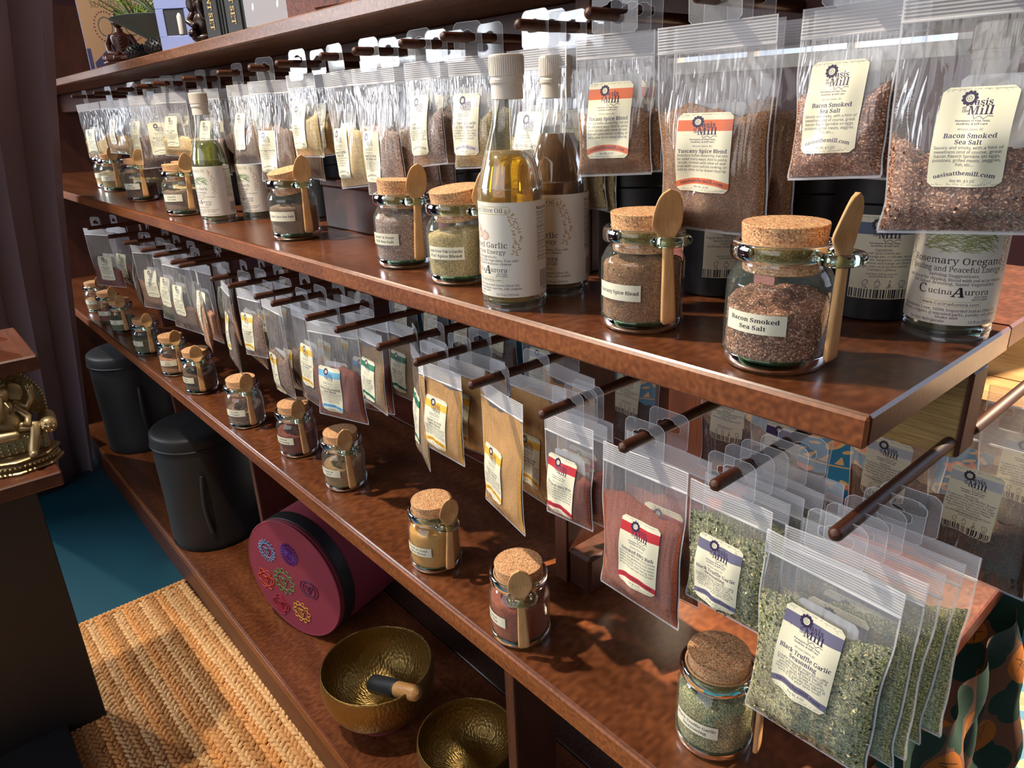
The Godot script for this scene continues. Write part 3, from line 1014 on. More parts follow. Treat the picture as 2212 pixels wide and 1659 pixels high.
# loose flakes or crystals lying on a filling
func scatter(parent: Node3D, mesh: ArrayMesh, spice_key: String, count: int, size: float, flat: bool) -> void:
	var a := mesh.surface_get_arrays(0)
	var vs: PackedVector3Array = a[Mesh.ARRAY_VERTEX]
	var ns: PackedVector3Array = a[Mesh.ARRAY_NORMAL]
	var ix: PackedInt32Array = a[Mesh.ARRAY_INDEX]
	var pal: Array = {"truffle": [Color(0.56, 0.56, 0.38), Color(0.3, 0.34, 0.2), Color(0.84, 0.8, 0.6), Color(0.4, 0.45, 0.27), Color(0.22, 0.25, 0.16), Color(0.66, 0.63, 0.42)],
		"bacon": [Color(0.55, 0.36, 0.26), Color(0.34, 0.19, 0.13), Color(0.8, 0.66, 0.55), Color(0.46, 0.29, 0.2)],
		"tuscany": [Color(0.62, 0.44, 0.29), Color(0.36, 0.23, 0.14), Color(0.76, 0.58, 0.42), Color(0.48, 0.4, 0.24)]}.get(spice_key, [Color(0.5, 0.4, 0.3)])
	var cum := PackedFloat32Array()
	var sum := 0.0
	for i in range(0, ix.size(), 3):
		sum += (vs[ix[i + 1]] - vs[ix[i]]).cross(vs[ix[i + 2]] - vs[ix[i]]).length()
		cum.append(sum)
	var g := Geo.new()
	if flat:
		g.quad(Vector3(-1, -0.45, 0), Vector3(-0.5, 0.45, 0.25), Vector3(1, 0.3, 0), Vector3(0.6, -0.5, 0.2))
	else:
		g.box(Vector3.ZERO, Vector3(1.5, 1.2, 1.1), 0.3)
	var mm := MultiMesh.new()
	mm.transform_format = MultiMesh.TRANSFORM_3D
	mm.use_colors = true
	mm.mesh = g.done()
	mm.instance_count = count
	for i in count:
		var t := cum.bsearch(rng.randf() * sum)
		t = mini(t, cum.size() - 1)
		var u := rng.randf()
		var w := rng.randf()
		if u + w > 1.0:
			u = 1.0 - u
			w = 1.0 - w
		var ia := ix[t * 3]
		var ib := ix[t * 3 + 1]
		var ic := ix[t * 3 + 2]
		var p := vs[ia] + (vs[ib] - vs[ia]) * u + (vs[ic] - vs[ia]) * w
		var n := ns[ia]
		var k := size * rng.randf_range(0.5, 1.25)
		var b := Basis.looking_at(-n, Vector3.UP if absf(n.y) < 0.9 else Vector3.RIGHT) * Basis.from_euler(Vector3(rng.randf_range(-0.6, 0.6), rng.randf_range(-0.6, 0.6), rng.randf() * TAU))
		mm.set_instance_transform(i, Transform3D(b.scaled(Vector3(k, k, k)), p + n * size * 0.15))
		var c: Color = pal[rng.randi() % pal.size()]
		mm.set_instance_color(i, (c * rng.randf_range(0.8, 1.15)).srgb_to_linear())
	var o := MultiMeshInstance3D.new()
	o.name = "loose_flakes" if flat else "loose_crystals"
	o.multimesh = mm
	if not M.has("flake"):
		var m := mat("flake", Color.WHITE, 0.8)
		m.vertex_color_use_as_albedo = true
		m.cull_mode = BaseMaterial3D.CULL_DISABLED
	o.material_override = M.flake
	o.set_meta("kind", "stuff")
	parent.add_child(o, true)

const NTH := ["front", "second", "third", "fourth", "fifth", "sixth"]

# a dowel's row of pouches: z of the first, step back, how many
func row(spice_key: String, tex: Texture2D, what: String, size: Vector2, x: float, y: float, z: float, step: float, count: int, where: String, yaw := 0.0, fill := 0.6, thick := 0.011, flakes := 0, drop := 0.0, lab := Vector4.ZERO, tilt := 0.0) -> void:
	for k in count:
		var sd := 1.0 + fposmod(x * 37.0, 3.0) + (k % 2) * 1.5
		sd = snappedf(sd, 0.1)
		var p := at(x + rng.randf_range(-0.003, 0.003) * (1 if k > 0 else 0) + (0.0045 * k if count > 3 else 0.0), y - drop, z - step * k + (rng.randf_range(-0.003, 0.003) if k > 0 else 0.0))
		var r := Vector3(tilt + rng.randf_range(-0.03, 0.03), yaw * (1.0 if k == 0 else 0.35) + rng.randf_range(-0.06, 0.06) * (1 if k > 0 else 0), rng.randf_range(-0.015, 0.015))
		hang(spice_key, tex, size, p, r, "%s, %s on %s" % [what, NTH[k] if count > 1 else "alone", where], "pouches on " + where, sd, fill, thick, flakes if k < 1 else 0, k == 0, lab)

func stk(k: String) -> ImageTexture:
	var none := Color(0.9, 0.88, 0.8, 0.0)
	match k:
		"truffle": return sticker("s_truffle", Color(0.45, 0.44, 0.54), ["Black Truffle Garlic", "Seasoning"], ["Create brewpub inspired truffle", "fries with this flavorful blend! A", "combination of black truffle,", "cilantro, garlic, Greek oregano,", "cumin, and parsley this blend is", "sure to kick your taste buds!"], "Net Wt. 4 OZ")
		"bbq": return sticker("s_bbq", Color(0.78, 0.22, 0.25), ["Smoked BBQ Rub"], ["Dry rub for BBQ with a nice smoky", "flavor. Rub generously onto meat", "before grilling. For a juicier meat,", "grill or broil for initial searing, then", "wrap in foil and cook until tender."], "Net Wt. 4 OZ")
		"gold": return sticker("s_gold", Color(0.96, 0.74, 0.28), ["Good As Gold", "Spice Blend"], ["Inspired by the traditional Ayurvedic", "recipe that has been revered for", "centuries for its support of the mind", "and body, this delicious and", "flavoring blend includes turmeric,", "ginger, and cinnamon and brings"], "Net Wt. 1 OZ")
		"green": return sticker("s_green", Color(0.2, 0.5, 0.36), ["Garlic & Herb", "Spice Blend"], ["A savory blend of garlic, herbs", "and spices. Sprinkle on pasta,", "chicken, fish or vegetables,", "or stir into olive oil", "for bread dipping."], "Net Wt. 1 OZ")
		"blackening": return sticker("s_blackening", Color(0.5, 0.76, 0.9), ["Seafood Blackening", "Spice Blend"], ["Perfect blend of blackened fish and", "shrimp. Rub onto fish and sear in a", "hot, oiled pan for a rich and spicy", "crust. Also try it on chicken,", "veggies, potatoes and eggs."], "Net Wt. 4 OZ")
		"yellow": return sticker("s_yellow", Color(0.97, 0.78, 0.3), ["Sea Salt & Pepper", "Spice Blend"], ["An all purpose blend of cracked", "peppercorns, sea salt, garlic", "and onion. Use it to season", "meats, potatoes, eggs, soups,", "and roasted vegetables."], "Net Wt. 1 OZ")
		"cream": return sticker("s_cream", none, ["Herb & Onion", "Dip Mix"], ["Mix with sour cream or yogurt", "and chill for an hour. Serve", "with chips or veggies, or use", "as a rub on chicken."], "Net Wt. 1 OZ")
		"tuscany": return sticker("s_tuscany", Color(0.87, 0.46, 0.3), ["Tuscany Spice Blend"], ["Delicious Italian seasoning that can", "be used many ways. Add to pasta,", "brush chicken with olive oil and", "coat with spice before cooking, or", "add to olive oil for bread dipping."], "Net Wt. 4 OZ")
		"bacon": return sticker("s_bacon", none, ["Bacon Smoked", "Sea Salt"], ["Savory and smoky, with a hint of", "sweetness (and of course, great", "bacon flavor)! Sprinkle on eggs,", "potatoes, grilled meats, veggies,", "fish, etc..."], "Net Wt. 4.5 OZ")
		"vik": return sticker("s_vik", Color(0.85, 0.84, 0.84), ["Salt-Free Vik's Garlic", "Fix! Spice Blend"], ["This all purpose blend that's great", "with chicken, burgers, pizza, eggs,", "salads, or blended with stir-fry for", "vibe orange. Keep the breath", "mints handy!"], "Net Wt. 1 OZ")
		"sweet": return sticker("s_sweet", none, ["Sweet 'n Sour", "Chili Sea Salt"], ["The bite of chipotle, the warming", "spices of the ginger, the sweetness of", "brown-like sugar, the sour tang of", "vinegar, and the coarse salt -", "a rainbow of flavor; great served", "anytime."], "Net Wt. 4.5 OZ")
		"honey": return sticker("s_honey", none, ["Honey Truffle", "Sea Salt"], ["Sweet honey and earthy truffle with", "flaky sea salt. Wonderful on popcorn,", "fries, roasted vegetables,", "and a cheese board."], "Net Wt. 4.5 OZ")
	return sticker("s_lime", none, ["Chile Lime Sea Salt"], ["Sprinkle on corn, fruit, tacos, rice", "and grilled fish, or rim a glass.", "A bright and zesty finishing salt", "with a little heat."], "Net Wt. 4.5 OZ")

const ORD := ["first", "second", "third", "fourth", "fifth", "sixth", "seventh", "eighth", "ninth", "tenth", "eleventh", "twelfth", "thirteenth", "fourteenth", "fifteenth", "sixteenth", "seventeenth", "eighteenth", "nineteenth", "twentieth"]
const LOWER_X := [-0.008, -0.100, -0.190, -0.289, -0.397, -0.500, -0.582, -0.690, -0.777, -0.895, -0.960, -1.073, -1.157, -1.335, -1.385, -1.502, -1.595, -1.742, -1.887, -2.110]
const UPPER_X := [-0.010, -0.092, -0.190, -0.298, -0.387, -0.505, -0.585, -0.690, -0.778, -0.915, -1.015, -1.150, -1.330, -1.520, -1.640, -1.800, -2.020, -2.28]

func low(i: int) -> String:
	return "lower row's %s dowel from right" % ORD[i]

func upp(i: int) -> String:
	return "upper row's %s dowel from right" % ORD[i]

func hanging_lower() -> void:
	var y := -0.0845
	var X := LOWER_X
	row("truffle", stk("truffle"), "big grey-banded pouch of green herb flakes", Vector2(0.100, 0.166), X[0] - 0.006, y - 0.012, -0.012, 0.019, 5, low(0), -0.05, 0.79, 0.015, 2400, 0.0, Vector4(0.0455, 0.0705, -0.003, 0.030))
	row("truffle", stk("truffle"), "small grey-banded pouch of green herb flakes", Vector2(0.074, 0.116), X[1] - 0.004, y - 0.003, -0.024, 0.019, 5, low(1), -0.02, 0.9, 0.011, 1400)
	row("bbq", stk("bbq"), "big red-banded pouch of brick red powder", Vector2(0.093, 0.153), X[2], y, -0.024, 0.03, 2, low(2), 0.0, 0.78, 0.011, 0, 0.0, Vector4(0.043, 0.067, 0.004, 0.042))
	row("bbq", stk("bbq"), "small red-banded pouch of brick red powder", Vector2(0.066, 0.112), X[3], y, -0.03, 0.014, 3, low(3), 0.0, 0.62, 0.010, 0, 0.0, Vector4(0.041, 0.062, -0.006, 0.022))
	row("gold", stk("gold"), "big yellow-banded pouch of mustard gold powder", BIG, X[4], y, -0.035, 0.05, 3, low(4), -0.2, 0.985, 0.008, 0, 0.0, Vector4(0.043, 0.064, -0.012, 0.052))
	row("gold", stk("gold"), "small yellow-banded pouch of mustard gold powder", Vector2(0.088, 0.116), X[5] - 0.012, y, -0.035, 0.03, 3, low(5), 0.0, 0.98, 0.008, 0, 0.0, Vector4(0.046, 0.064, -0.006, 0.022))
	row("green", stk("green"), "green-banded tan powder pouch turned edge on", BIG, X[6], y, -0.05, 0.03, 2, low(6), -0.42, 0.95, 0.008)
	row("green", stk("green"), "small green-banded pouch of tan powder", Vector2(0.072, 0.116), X[7] - 0.02, y, -0.055, 0.05, 2, low(7), -0.05, 0.93, 0.008, 0, 0.0, Vector4(0.042, 0.06, -0.006, 0.025))
	row("blackening", stk("blackening"), "big blue-banded pouch of rust brown powder", Vector2(0.100, 0.155), X[8] - 0.01, y, -0.035, 0.06, 2, low(8), 0.33, 0.6, 0.012, 0, 0.0, Vector4(0.046, 0.072, -0.01, 0.05))
	row("dark", stk("yellow"), "big hazy pouch of dark brown seasoning", Vector2(0.1, 0.165), X[9], y, -0.045, 0.028, 4, low(9), 0.0, 0.62, 0.010)
	row("pepper", stk("yellow"), "big yellow-banded pouch of pale cracked pepper", Vector2(0.092, 0.168), X[10] - 0.03, y, -0.03, 0.034, 3, low(10), -0.05, 0.5, 0.010, 0, 0.0, Vector4(0.042, 0.075, -0.014, 0.075))
	row("pepper", stk("yellow"), "small yellow-banded pouch of pale cracked pepper", Vector2(0.074, 0.125), X[11] - 0.03, y, -0.035, 0.03, 3, low(11), 0.16, 0.72, 0.009, 0, 0.0, Vector4(0.042, 0.068, -0.01, 0.026))
	row("dark", stk("yellow"), "yellow-banded pouch of dark pepper flakes", Vector2(0.098, 0.17), X[12] - 0.045, y, -0.03, 0.04, 3, low(12), -0.2, 0.6, 0.010)
	row("coral", stk("cream"), "pouch of coral flakes turned edge on", Vector2(0.1, 0.165), X[13] - 0.02, y, -0.03, 0.05, 2, low(13), -0.3, 0.62, 0.011)
	row("coral", stk("cream"), "cream-labelled pouch of orange brown chunks", Vector2(0.11, 0.17), X[14] - 0.05, y, -0.06, 0.05, 2, low(14), 0.1, 0.42, 0.012)
	row("dark", stk("cream"), "half filled hazy pouch of brown powder", Vector2(0.12, 0.165), X[15] - 0.03, y, -0.04, 0.04, 2, low(15), 0.2, 0.4, 0.010)
	row("herb", stk("cream"), "cream-labelled hazy pouch of grey green powder", Vector2(0.1, 0.165), X[16] - 0.05, y, -0.05, 0.04, 2, low(16), 0.2, 0.45, 0.010)
	row("tuscany", stk("cream"), "cream-labelled hazy pouch of brown grains", Vector2(0.12, 0.16), X[17] - 0.03, y, -0.05, 0.05, 2, low(17), 0.4, 0.5, 0.010)
	row("dark", stk("cream"), "pouch of dark chunks in twisted film", Vector2(0.12, 0.17), X[18] - 0.04, y, -0.05, 0.05, 2, low(18), -0.2, 0.6, 0.010)
	row("blackening", stk("cream"), "wide cream-labelled pouch of salmon tan powder", Vector2(0.13, 0.17), X[19] - 0.12, y, -0.04, 0.05, 2, low(19), 0.4, 0.36, 0.012, 0, 0.0, Vector4(0.058, 0.07, 0.01, 0.06))

func hanging_upper() -> void:
	var y := 0.2555
	var X := UPPER_X
	row("bacon", stk("bacon"), "big cream-labelled pouch of coarse brown salt", Vector2(0.098, 0.143), X[0] + 0.010, y + 0.006, -0.084, 0.02, 1, upp(0), 0.06, 0.42, 0.016, 500, 0.0, Vector4(0.040, 0.056, 0.002, 0.038), 0.06)
	row("bacon", stk("bacon"), "small cream-labelled pouch of coarse brown salt", Vector2(0.068, 0.112), X[1], y + 0.004, -0.105, 0.02, 3, upp(1), 0.02, 0.62, 0.011, 0, 0.0, Vector4(0.040, 0.060, -0.003, 0.016))
	row("tuscany", stk("tuscany"), "big orange-banded pouch of brown herb blend", Vector2(0.096, 0.158), X[2], y + 0.002, -0.09, 0.024, 3, upp(2), 0.16, 0.68, 0.014, 0, 0.0, Vector4(0.047, 0.06, -0.003, 0.045), 0.05)
	row("tuscany", stk("tuscany"), "small orange-banded pouch of brown herb blend", Vector2(0.074, 0.118), X[3], y + 0.004, -0.1, 0.02, 3, upp(3), 0.3, 0.55, 0.012, 0, 0.0, Vector4(0.043, 0.064, -0.002, 0.020))
	row("garlic", stk("vik"), "big pouch of pale garlic herb blend", BIG, X[4] - 0.012, y, -0.1, 0.02, 4, upp(4), -0.1, 0.5, 0.012)
	row("garlic", stk("vik"), "small grey-banded pouch of pale garlic blend", Vector2(0.066, 0.115), X[5], y, -0.1, 0.03, 2, upp(5), 0.12, 0.6, 0.011, 0, 0.0, Vector4(0.043, 0.064, -0.006, 0.018))
	row("sweet", stk("sweet"), "small pouch of speckled red brown salt", Vector2(0.064, 0.114), X[6], y, -0.092, 0.025, 3, upp(6), 0.08, 0.64, 0.010, 0, 0.0, Vector4(0.037, 0.066, -0.008, 0.017))
	row("sweet", stk("sweet"), "big pouch of speckled red brown salt", Vector2(0.092, 0.157), X[7], y, -0.088, 0.024, 4, upp(7), 0.05, 0.6, 0.013, 0, 0.0, Vector4(0.041, 0.064, -0.012, 0.056), 0.04)
	row("honey", stk("honey"), "big pouch of pale golden salt", Vector2(0.087, 0.15), X[8], y, -0.088, 0.05, 2, upp(8), 0.0, 0.56, 0.013, 0, 0.0, Vector4(0.042, 0.066, -0.008, 0.052), 0.05)
	row("honey", stk("honey"), "small pouch of pale golden salt", Vector2(0.072, 0.116), X[9], y + 0.004, -0.1, 0.03, 3, upp(9), 0.14, 0.62, 0.011, 0, 0.0, Vector4(0.042, 0.064, -0.01, 0.022))
	row("lime", stk("lime"), "big pouch of dusty pink brown salt", Vector2(0.098, 0.152), X[10], y, -0.092, 0.05, 2, upp(10), 0.25, 0.6, 0.013, 0, 0.0, Vector4(0.046, 0.064, -0.01, 0.055))
	row("lime", stk("lime"), "dusty salt pouch behind green oil bottle", Vector2(0.1, 0.13), X[11], y, -0.1, 0.03, 2, upp(11), 0.05, 0.6, 0.011)
	row("dark", stk("lime"), "wrinkled pouch of dark salt", Vector2(0.12, 0.15), X[12], y, -0.1, 0.03, 2, upp(12), 0.1, 0.5, 0.012)
	row("honey", stk("honey"), "wide clear pouch of cream powder", Vector2(0.105, 0.125), X[13], y, -0.095, 0.03, 2, upp(13), 0.3, 0.35, 0.012)
	row("dark", stk("cream"), "narrow grey pouch hanging edge on", Vector2(0.11, 0.15), X[14], y, -0.1, 0.02, 3, upp(14), 1.0, 0.5, 0.009)
	row("honey", stk("cream"), "cloudy pouch of pale cream powder", Vector2(0.15, 0.135), X[15], y, -0.1, 0.04, 2, upp(15), 0.2, 0.4, 0.012)
	row("powder_tan", stk("cream"), "clear pouch of beige powder", Vector2(0.16, 0.13), X[16], y, -0.1, 0.05, 2, upp(16), 0.1, 0.4, 0.012)
	row("honey", stk("cream"), "wide clear pouch of ivory powder", Vector2(0.22, 0.145), X[17], y, -0.1, 0.05, 1, upp(17), 0.05, 0.4, 0.012, 0, 0.0, Vector4(0.09, 0.07, -0.01, 0.05))

# tea pouches on the other side of the unit, their ingredient stickers turned this way
func hanging_far_side() -> void:
	var lav := Color(0.3, 0.22, 0.4)
	var gry := Color(0.72, 0.74, 0.76)
	var lines_a := ["Rhodiola Root, Ashwagandha Root, Roasted", "Dandelion Root, Cinnamon, Chaga", "Mushroom, Cascara Shell, Cacao Nib, Ginger", "Root, Cardamom Seed, Clove, Slippery Elm", "Root Powder, Maca Root Powder", "Contains Caffeine,", "ALLERGENS HANDLED IN FACILITY"]
	var lines_b := ["Organic Black Tea, Organic Blueberry,", "Natural Blueberry Flavor", "Caffeine Free,", "ALLERGENS HANDLED IN FACILITY"]
	var tg := tea_sticker("t_grey", gry, lines_a)
	var tp := tea_sticker("t_purple", lav, lines_b)
	var tc := tea_sticker("t_cream", Color(0.86, 0.84, 0.76), lines_b)
	# x, y of the sticker's top, z, texture, label
	for a: Array in [[-0.012, -0.168, -0.33, tg, "clear tea pouch with grey banded ingredients sticker and barcode, beyond the shelf's right end", 0.105],
			[0.012, -0.150, -0.40, tg, "clear tea pouch whose grey sticker shows behind the right end tea pouch", 0.105],
			[-0.100, -0.168, -0.34, tg, "clear tea pouch with grey banded sticker under the shelf corner", 0.1],
			[-0.212, -0.180, -0.32, tp, "clear tea pouch with purple banded sticker between two dowels", 0.11],
			[-0.300, -0.165, -0.34, tc, "dark tea pouch with plain cream ingredients sticker right of the posts", 0.1],
			[-0.475, -0.185, -0.35, tc, "dark tea pouch with cream sticker seen between the posts", 0.1],
			[-0.570, -0.150, -0.33, tc, "clear tea pouch just left of the near post", 0.1],
			[-0.680, -0.200, -0.36, tg, "clear tea pouch in shadow beyond the gold powder pouches", 0.1],
			[-0.790, -0.165, -0.36, tc, "dark tea pouch second left of the near post on the far side", 0.09],
			[-0.900, -0.175, -0.36, tc, "dark tea pouch third left of the near post on the far side", 0.09],
			[-1.000, -0.175, -0.36, tg, "dark tea pouch fourth left of the near post on the far side", 0.09],
			[-1.110, -0.180, -0.36, tc, "dark tea pouch fifth left of the near post on the far side", 0.09],
			[-1.300, -0.180, -0.36, tg, "dark tea pouch behind the yellow banded pouches", 0.1],
			[-1.480, -0.180, -0.36, tc, "dark tea pouch in the deep shadow at the left far side", 0.1],
			[-1.700, -0.180, -0.36, tg, "dark tea pouch farthest left on the far side", 0.1]]:
		hang("tea", a[3], Vector2(a[5], 0.17), at(a[0], a[1] + 0.068, a[2]), Vector3(0.02, rng.randf_range(-0.12, 0.12), 0.02), a[4], "tea pouches on the far side dowels", 2.0 if int(a[0] * 100) % 2 == 0 else 3.1, 0.52, 0.012, 0, false, Vector4(0.048, 0.068, -0.006, 0.03))

# ---------------------------------------------------------------- jars with cork and wooden spoon
func jar(spice_key: String, name_lines: Array, p: Vector3, ring: float, label: String, fill := 0.72, scale := 1.0, flakes := 0, pointed := false, spoon := true, cork_tilt := 0.0, strip := 70.0) -> void:
	var o := thing("spice_jar", label, "jar", p, ring, "cork jars along the shelf fronts")
	var R := 0.0365
	if not mesh_cache.has("jar_glass"):
		mesh_cache["jar_glass"] = lathe(smooth([Vector2(0.0001, 0.006), Vector2(0.03, 0.006), Vector2(R - 0.002, 0.010), Vector2(R, 0.017), Vector2(R, 0.056), Vector2(R - 0.0012, 0.063), Vector2(0.0322, 0.0695), Vector2(0.0292, 0.0735), Vector2(0.0286, 0.0785)], 3), 40)
		mesh_cache["jar_base"] = lathe(smooth([Vector2(0.0001, 0.0), Vector2(0.029, 0.0), Vector2(R - 0.003, 0.0012), Vector2(R + 0.0002, 0.005), Vector2(R + 0.0003, 0.010), Vector2(R - 0.0004, 0.0115), Vector2(R - 0.003, 0.0085), Vector2(0.03, 0.0062), Vector2(0.0001, 0.006)], 3), 40)
		var g := Geo.new()
		g.lathe(smooth([Vector2(0.0287, 0.0765), Vector2(0.0330, 0.0765), Vector2(0.0352, 0.0788), Vector2(0.0354, 0.0845), Vector2(0.0342, 0.0885), Vector2(0.0312, 0.0893), Vector2(0.0290, 0.0878), Vector2(0.0285, 0.079), Vector2(0.0287, 0.0765)], 3), 40)
		mesh_cache["jar_lip"] = g.done()
		g = Geo.new()
		var path := []
		for k in 19:
			var a := -2.45 + 4.9 * k / 18.0
			path.append(Vector3(0.0445 + 0.0112 * cos(a), 0.0825, 0.0138 * sin(a)))
		g.tube(path, 0.0042, 10)
		mesh_cache["jar_loop"] = g.done()
		mesh_cache["cork"] = lathe([Vector2(0.0001, 0.068), Vector2(0.0258, 0.068), Vector2(0.0264, 0.069), Vector2(0.0290, 0.1002), Vector2(0.0284, 0.1014), Vector2(0.0001, 0.1016)], 36)
		g = Geo.new()
		g.grid(14, 2, func(u: float, t: float) -> Vector3:
			var a := PI * 0.5 + 0.62 - u * 1.24
			return Vector3(cos(a) * (R + 0.0005), 0.044 - t * 0.014, sin(a) * (R + 0.0005)), true)
		mesh_cache["jar_strip"] = g.done()
	part("glass", mesh_cache["jar_glass"], M.glass, o)
	part("thick_base", mesh_cache["jar_base"], M.green_glass, o)
	part("lip", mesh_cache["jar_lip"], M.thick_glass, o)
	part("spoon_loop", mesh_cache["jar_loop"], M.thick_glass, o)
	var ck := part("cork", mesh_cache["cork"], M.cork, o)
	if cork_tilt != 0.0:
		ck.rotation.x = cork_tilt
		ck.position = Vector3(0, 0.003, 0.085 * -sin(cork_tilt))
	var key := "jarfill_%s_%.2f" % [spice_key, fill]
	if not mesh_cache.has(key):
		var g := Geo.new()
		var hh := 0.008 + fill * 0.060
		var ri := R - 0.0022
		var sd := float(key.hash() % 97)
		g.grid(40, 22, func(u: float, t: float) -> Vector3:
			var a := u * TAU
			if t < 0.15:
				return Vector3(cos(a) * ri * (t / 0.15) * 0.97, 0.0075, sin(a) * ri * (t / 0.15) * 0.97)
			var rim := hh + 0.0035 * sin(a + sd) + 0.0012 * sin(a * 5.0 + sd) + 0.0008 * sin(a * 11.0)
			if t < 0.6:
				var q := (t - 0.15) / 0.45
				var rr := ri * (0.97 + 0.03 * minf(1.0, q * 8.0))
				var y := 0.0075 + q * (rim - 0.0075)
				if y > 0.059:
					rr -= (y - 0.059) * 0.55
				return Vector3(cos(a) * rr, y, sin(a) * rr)
			var q2 := 1.0 - (t - 0.6) / 0.4
			var r2 := (ri - maxf(0.0, rim - 0.059) * 0.55) * q2
			var lump := 0.004 * (1.0 - q2 * q2) * sin(sd) + 0.0018 * sin(a * 3.0 + q2 * 9.0 + sd) * q2 * (1.0 - q2) * 4.0 + 0.0008 * sin(a * 9.0 + q2 * 23.0) * q2
			return Vector3(cos(a) * r2, rim * q2 + hh * (1.0 - q2) + lump, sin(a) * r2), true, true)
		mesh_cache[key] = g.done()
	part("filling", mesh_cache[key], M["spice_" + spice_key], o)
	if flakes > 0:
		scatter(o, mesh_cache[key], spice_key, flakes, 0.0013 if spice_key == "truffle" else 0.00105, spice_key == "truffle")
	if name_lines.size() > 0:
		part("name_strip", mesh_cache["jar_strip"], sticker_mat(name_strip("n_" + "_".join(name_lines), name_lines)), o).rotation.y = deg_to_rad(90.0 - strip) - ring
	o.scale = Vector3.ONE * scale
	if spoon:
		spoon_in(o, label, pointed)

func spoon_mesh(pointed: bool) -> ArrayMesh:
	var key := "spoon_p" if pointed else "spoon_r"
	if mesh_cache.has(key):
		return mesh_cache[key]
	var L := 0.112
	var g := Geo.new()
	g.grid(14, 40, func(u: float, t: float) -> Vector3:
		var y := t * L
		var w := lerpf(0.0068, 0.0046, smoothstep(0.0, 0.6, t))
		var bowl := smoothstep(0.60, 0.76, t)
		w = lerpf(w, 0.0142, bowl)
		var q := clampf((t - 0.76) / 0.24, 0, 1)
		w *= sqrt(maxf(0.0, 1.0 - pow(q, 2.4 if not pointed else 1.5)))
		var th := lerpf(0.0026, 0.0019, bowl)
		if t < 0.012:
			th *= t / 0.012 
			w *= 0.6 + 0.4 * t / 0.012
		var a := u * TAU
		var cx := signf(cos(a)) * pow(absf(cos(a)), 0.6)
		var cy := signf(sin(a)) * pow(absf(sin(a)), 0.6)
		var bend := 0.0035 * bowl * sin(q * PI * 0.5) - 0.004 * bowl * (1.0 - pow(cx, 2) * 0.8) * (1.0 - q)
		return Vector3(w * cx, y, th * cy + bend), true, true)
	mesh_cache[key] = g.done()
	return mesh_cache[key]

func spoon_in(o: Node3D, jar_label: String, pointed: bool) -> void:
	var s := o.scale.x
	var local := Vector3(0.0455, 0.012, 0.0)
	var s2 := thing("wooden_spoon", "bamboo spoon on the " + jar_label, "spoon", o.position + o.basis * local, o.rotation.y, "bamboo spoons in the jar loops")
	s2.rotation = Vector3(0, o.rotation.y + PI / 2 + rng.randf_range(-0.16, 0.16), rng.randf_range(-0.05, 0.05))
	s2.scale = Vector3.ONE * s
	part("bowl_and_handle", spoon_mesh(pointed), M.bamboo, s2)

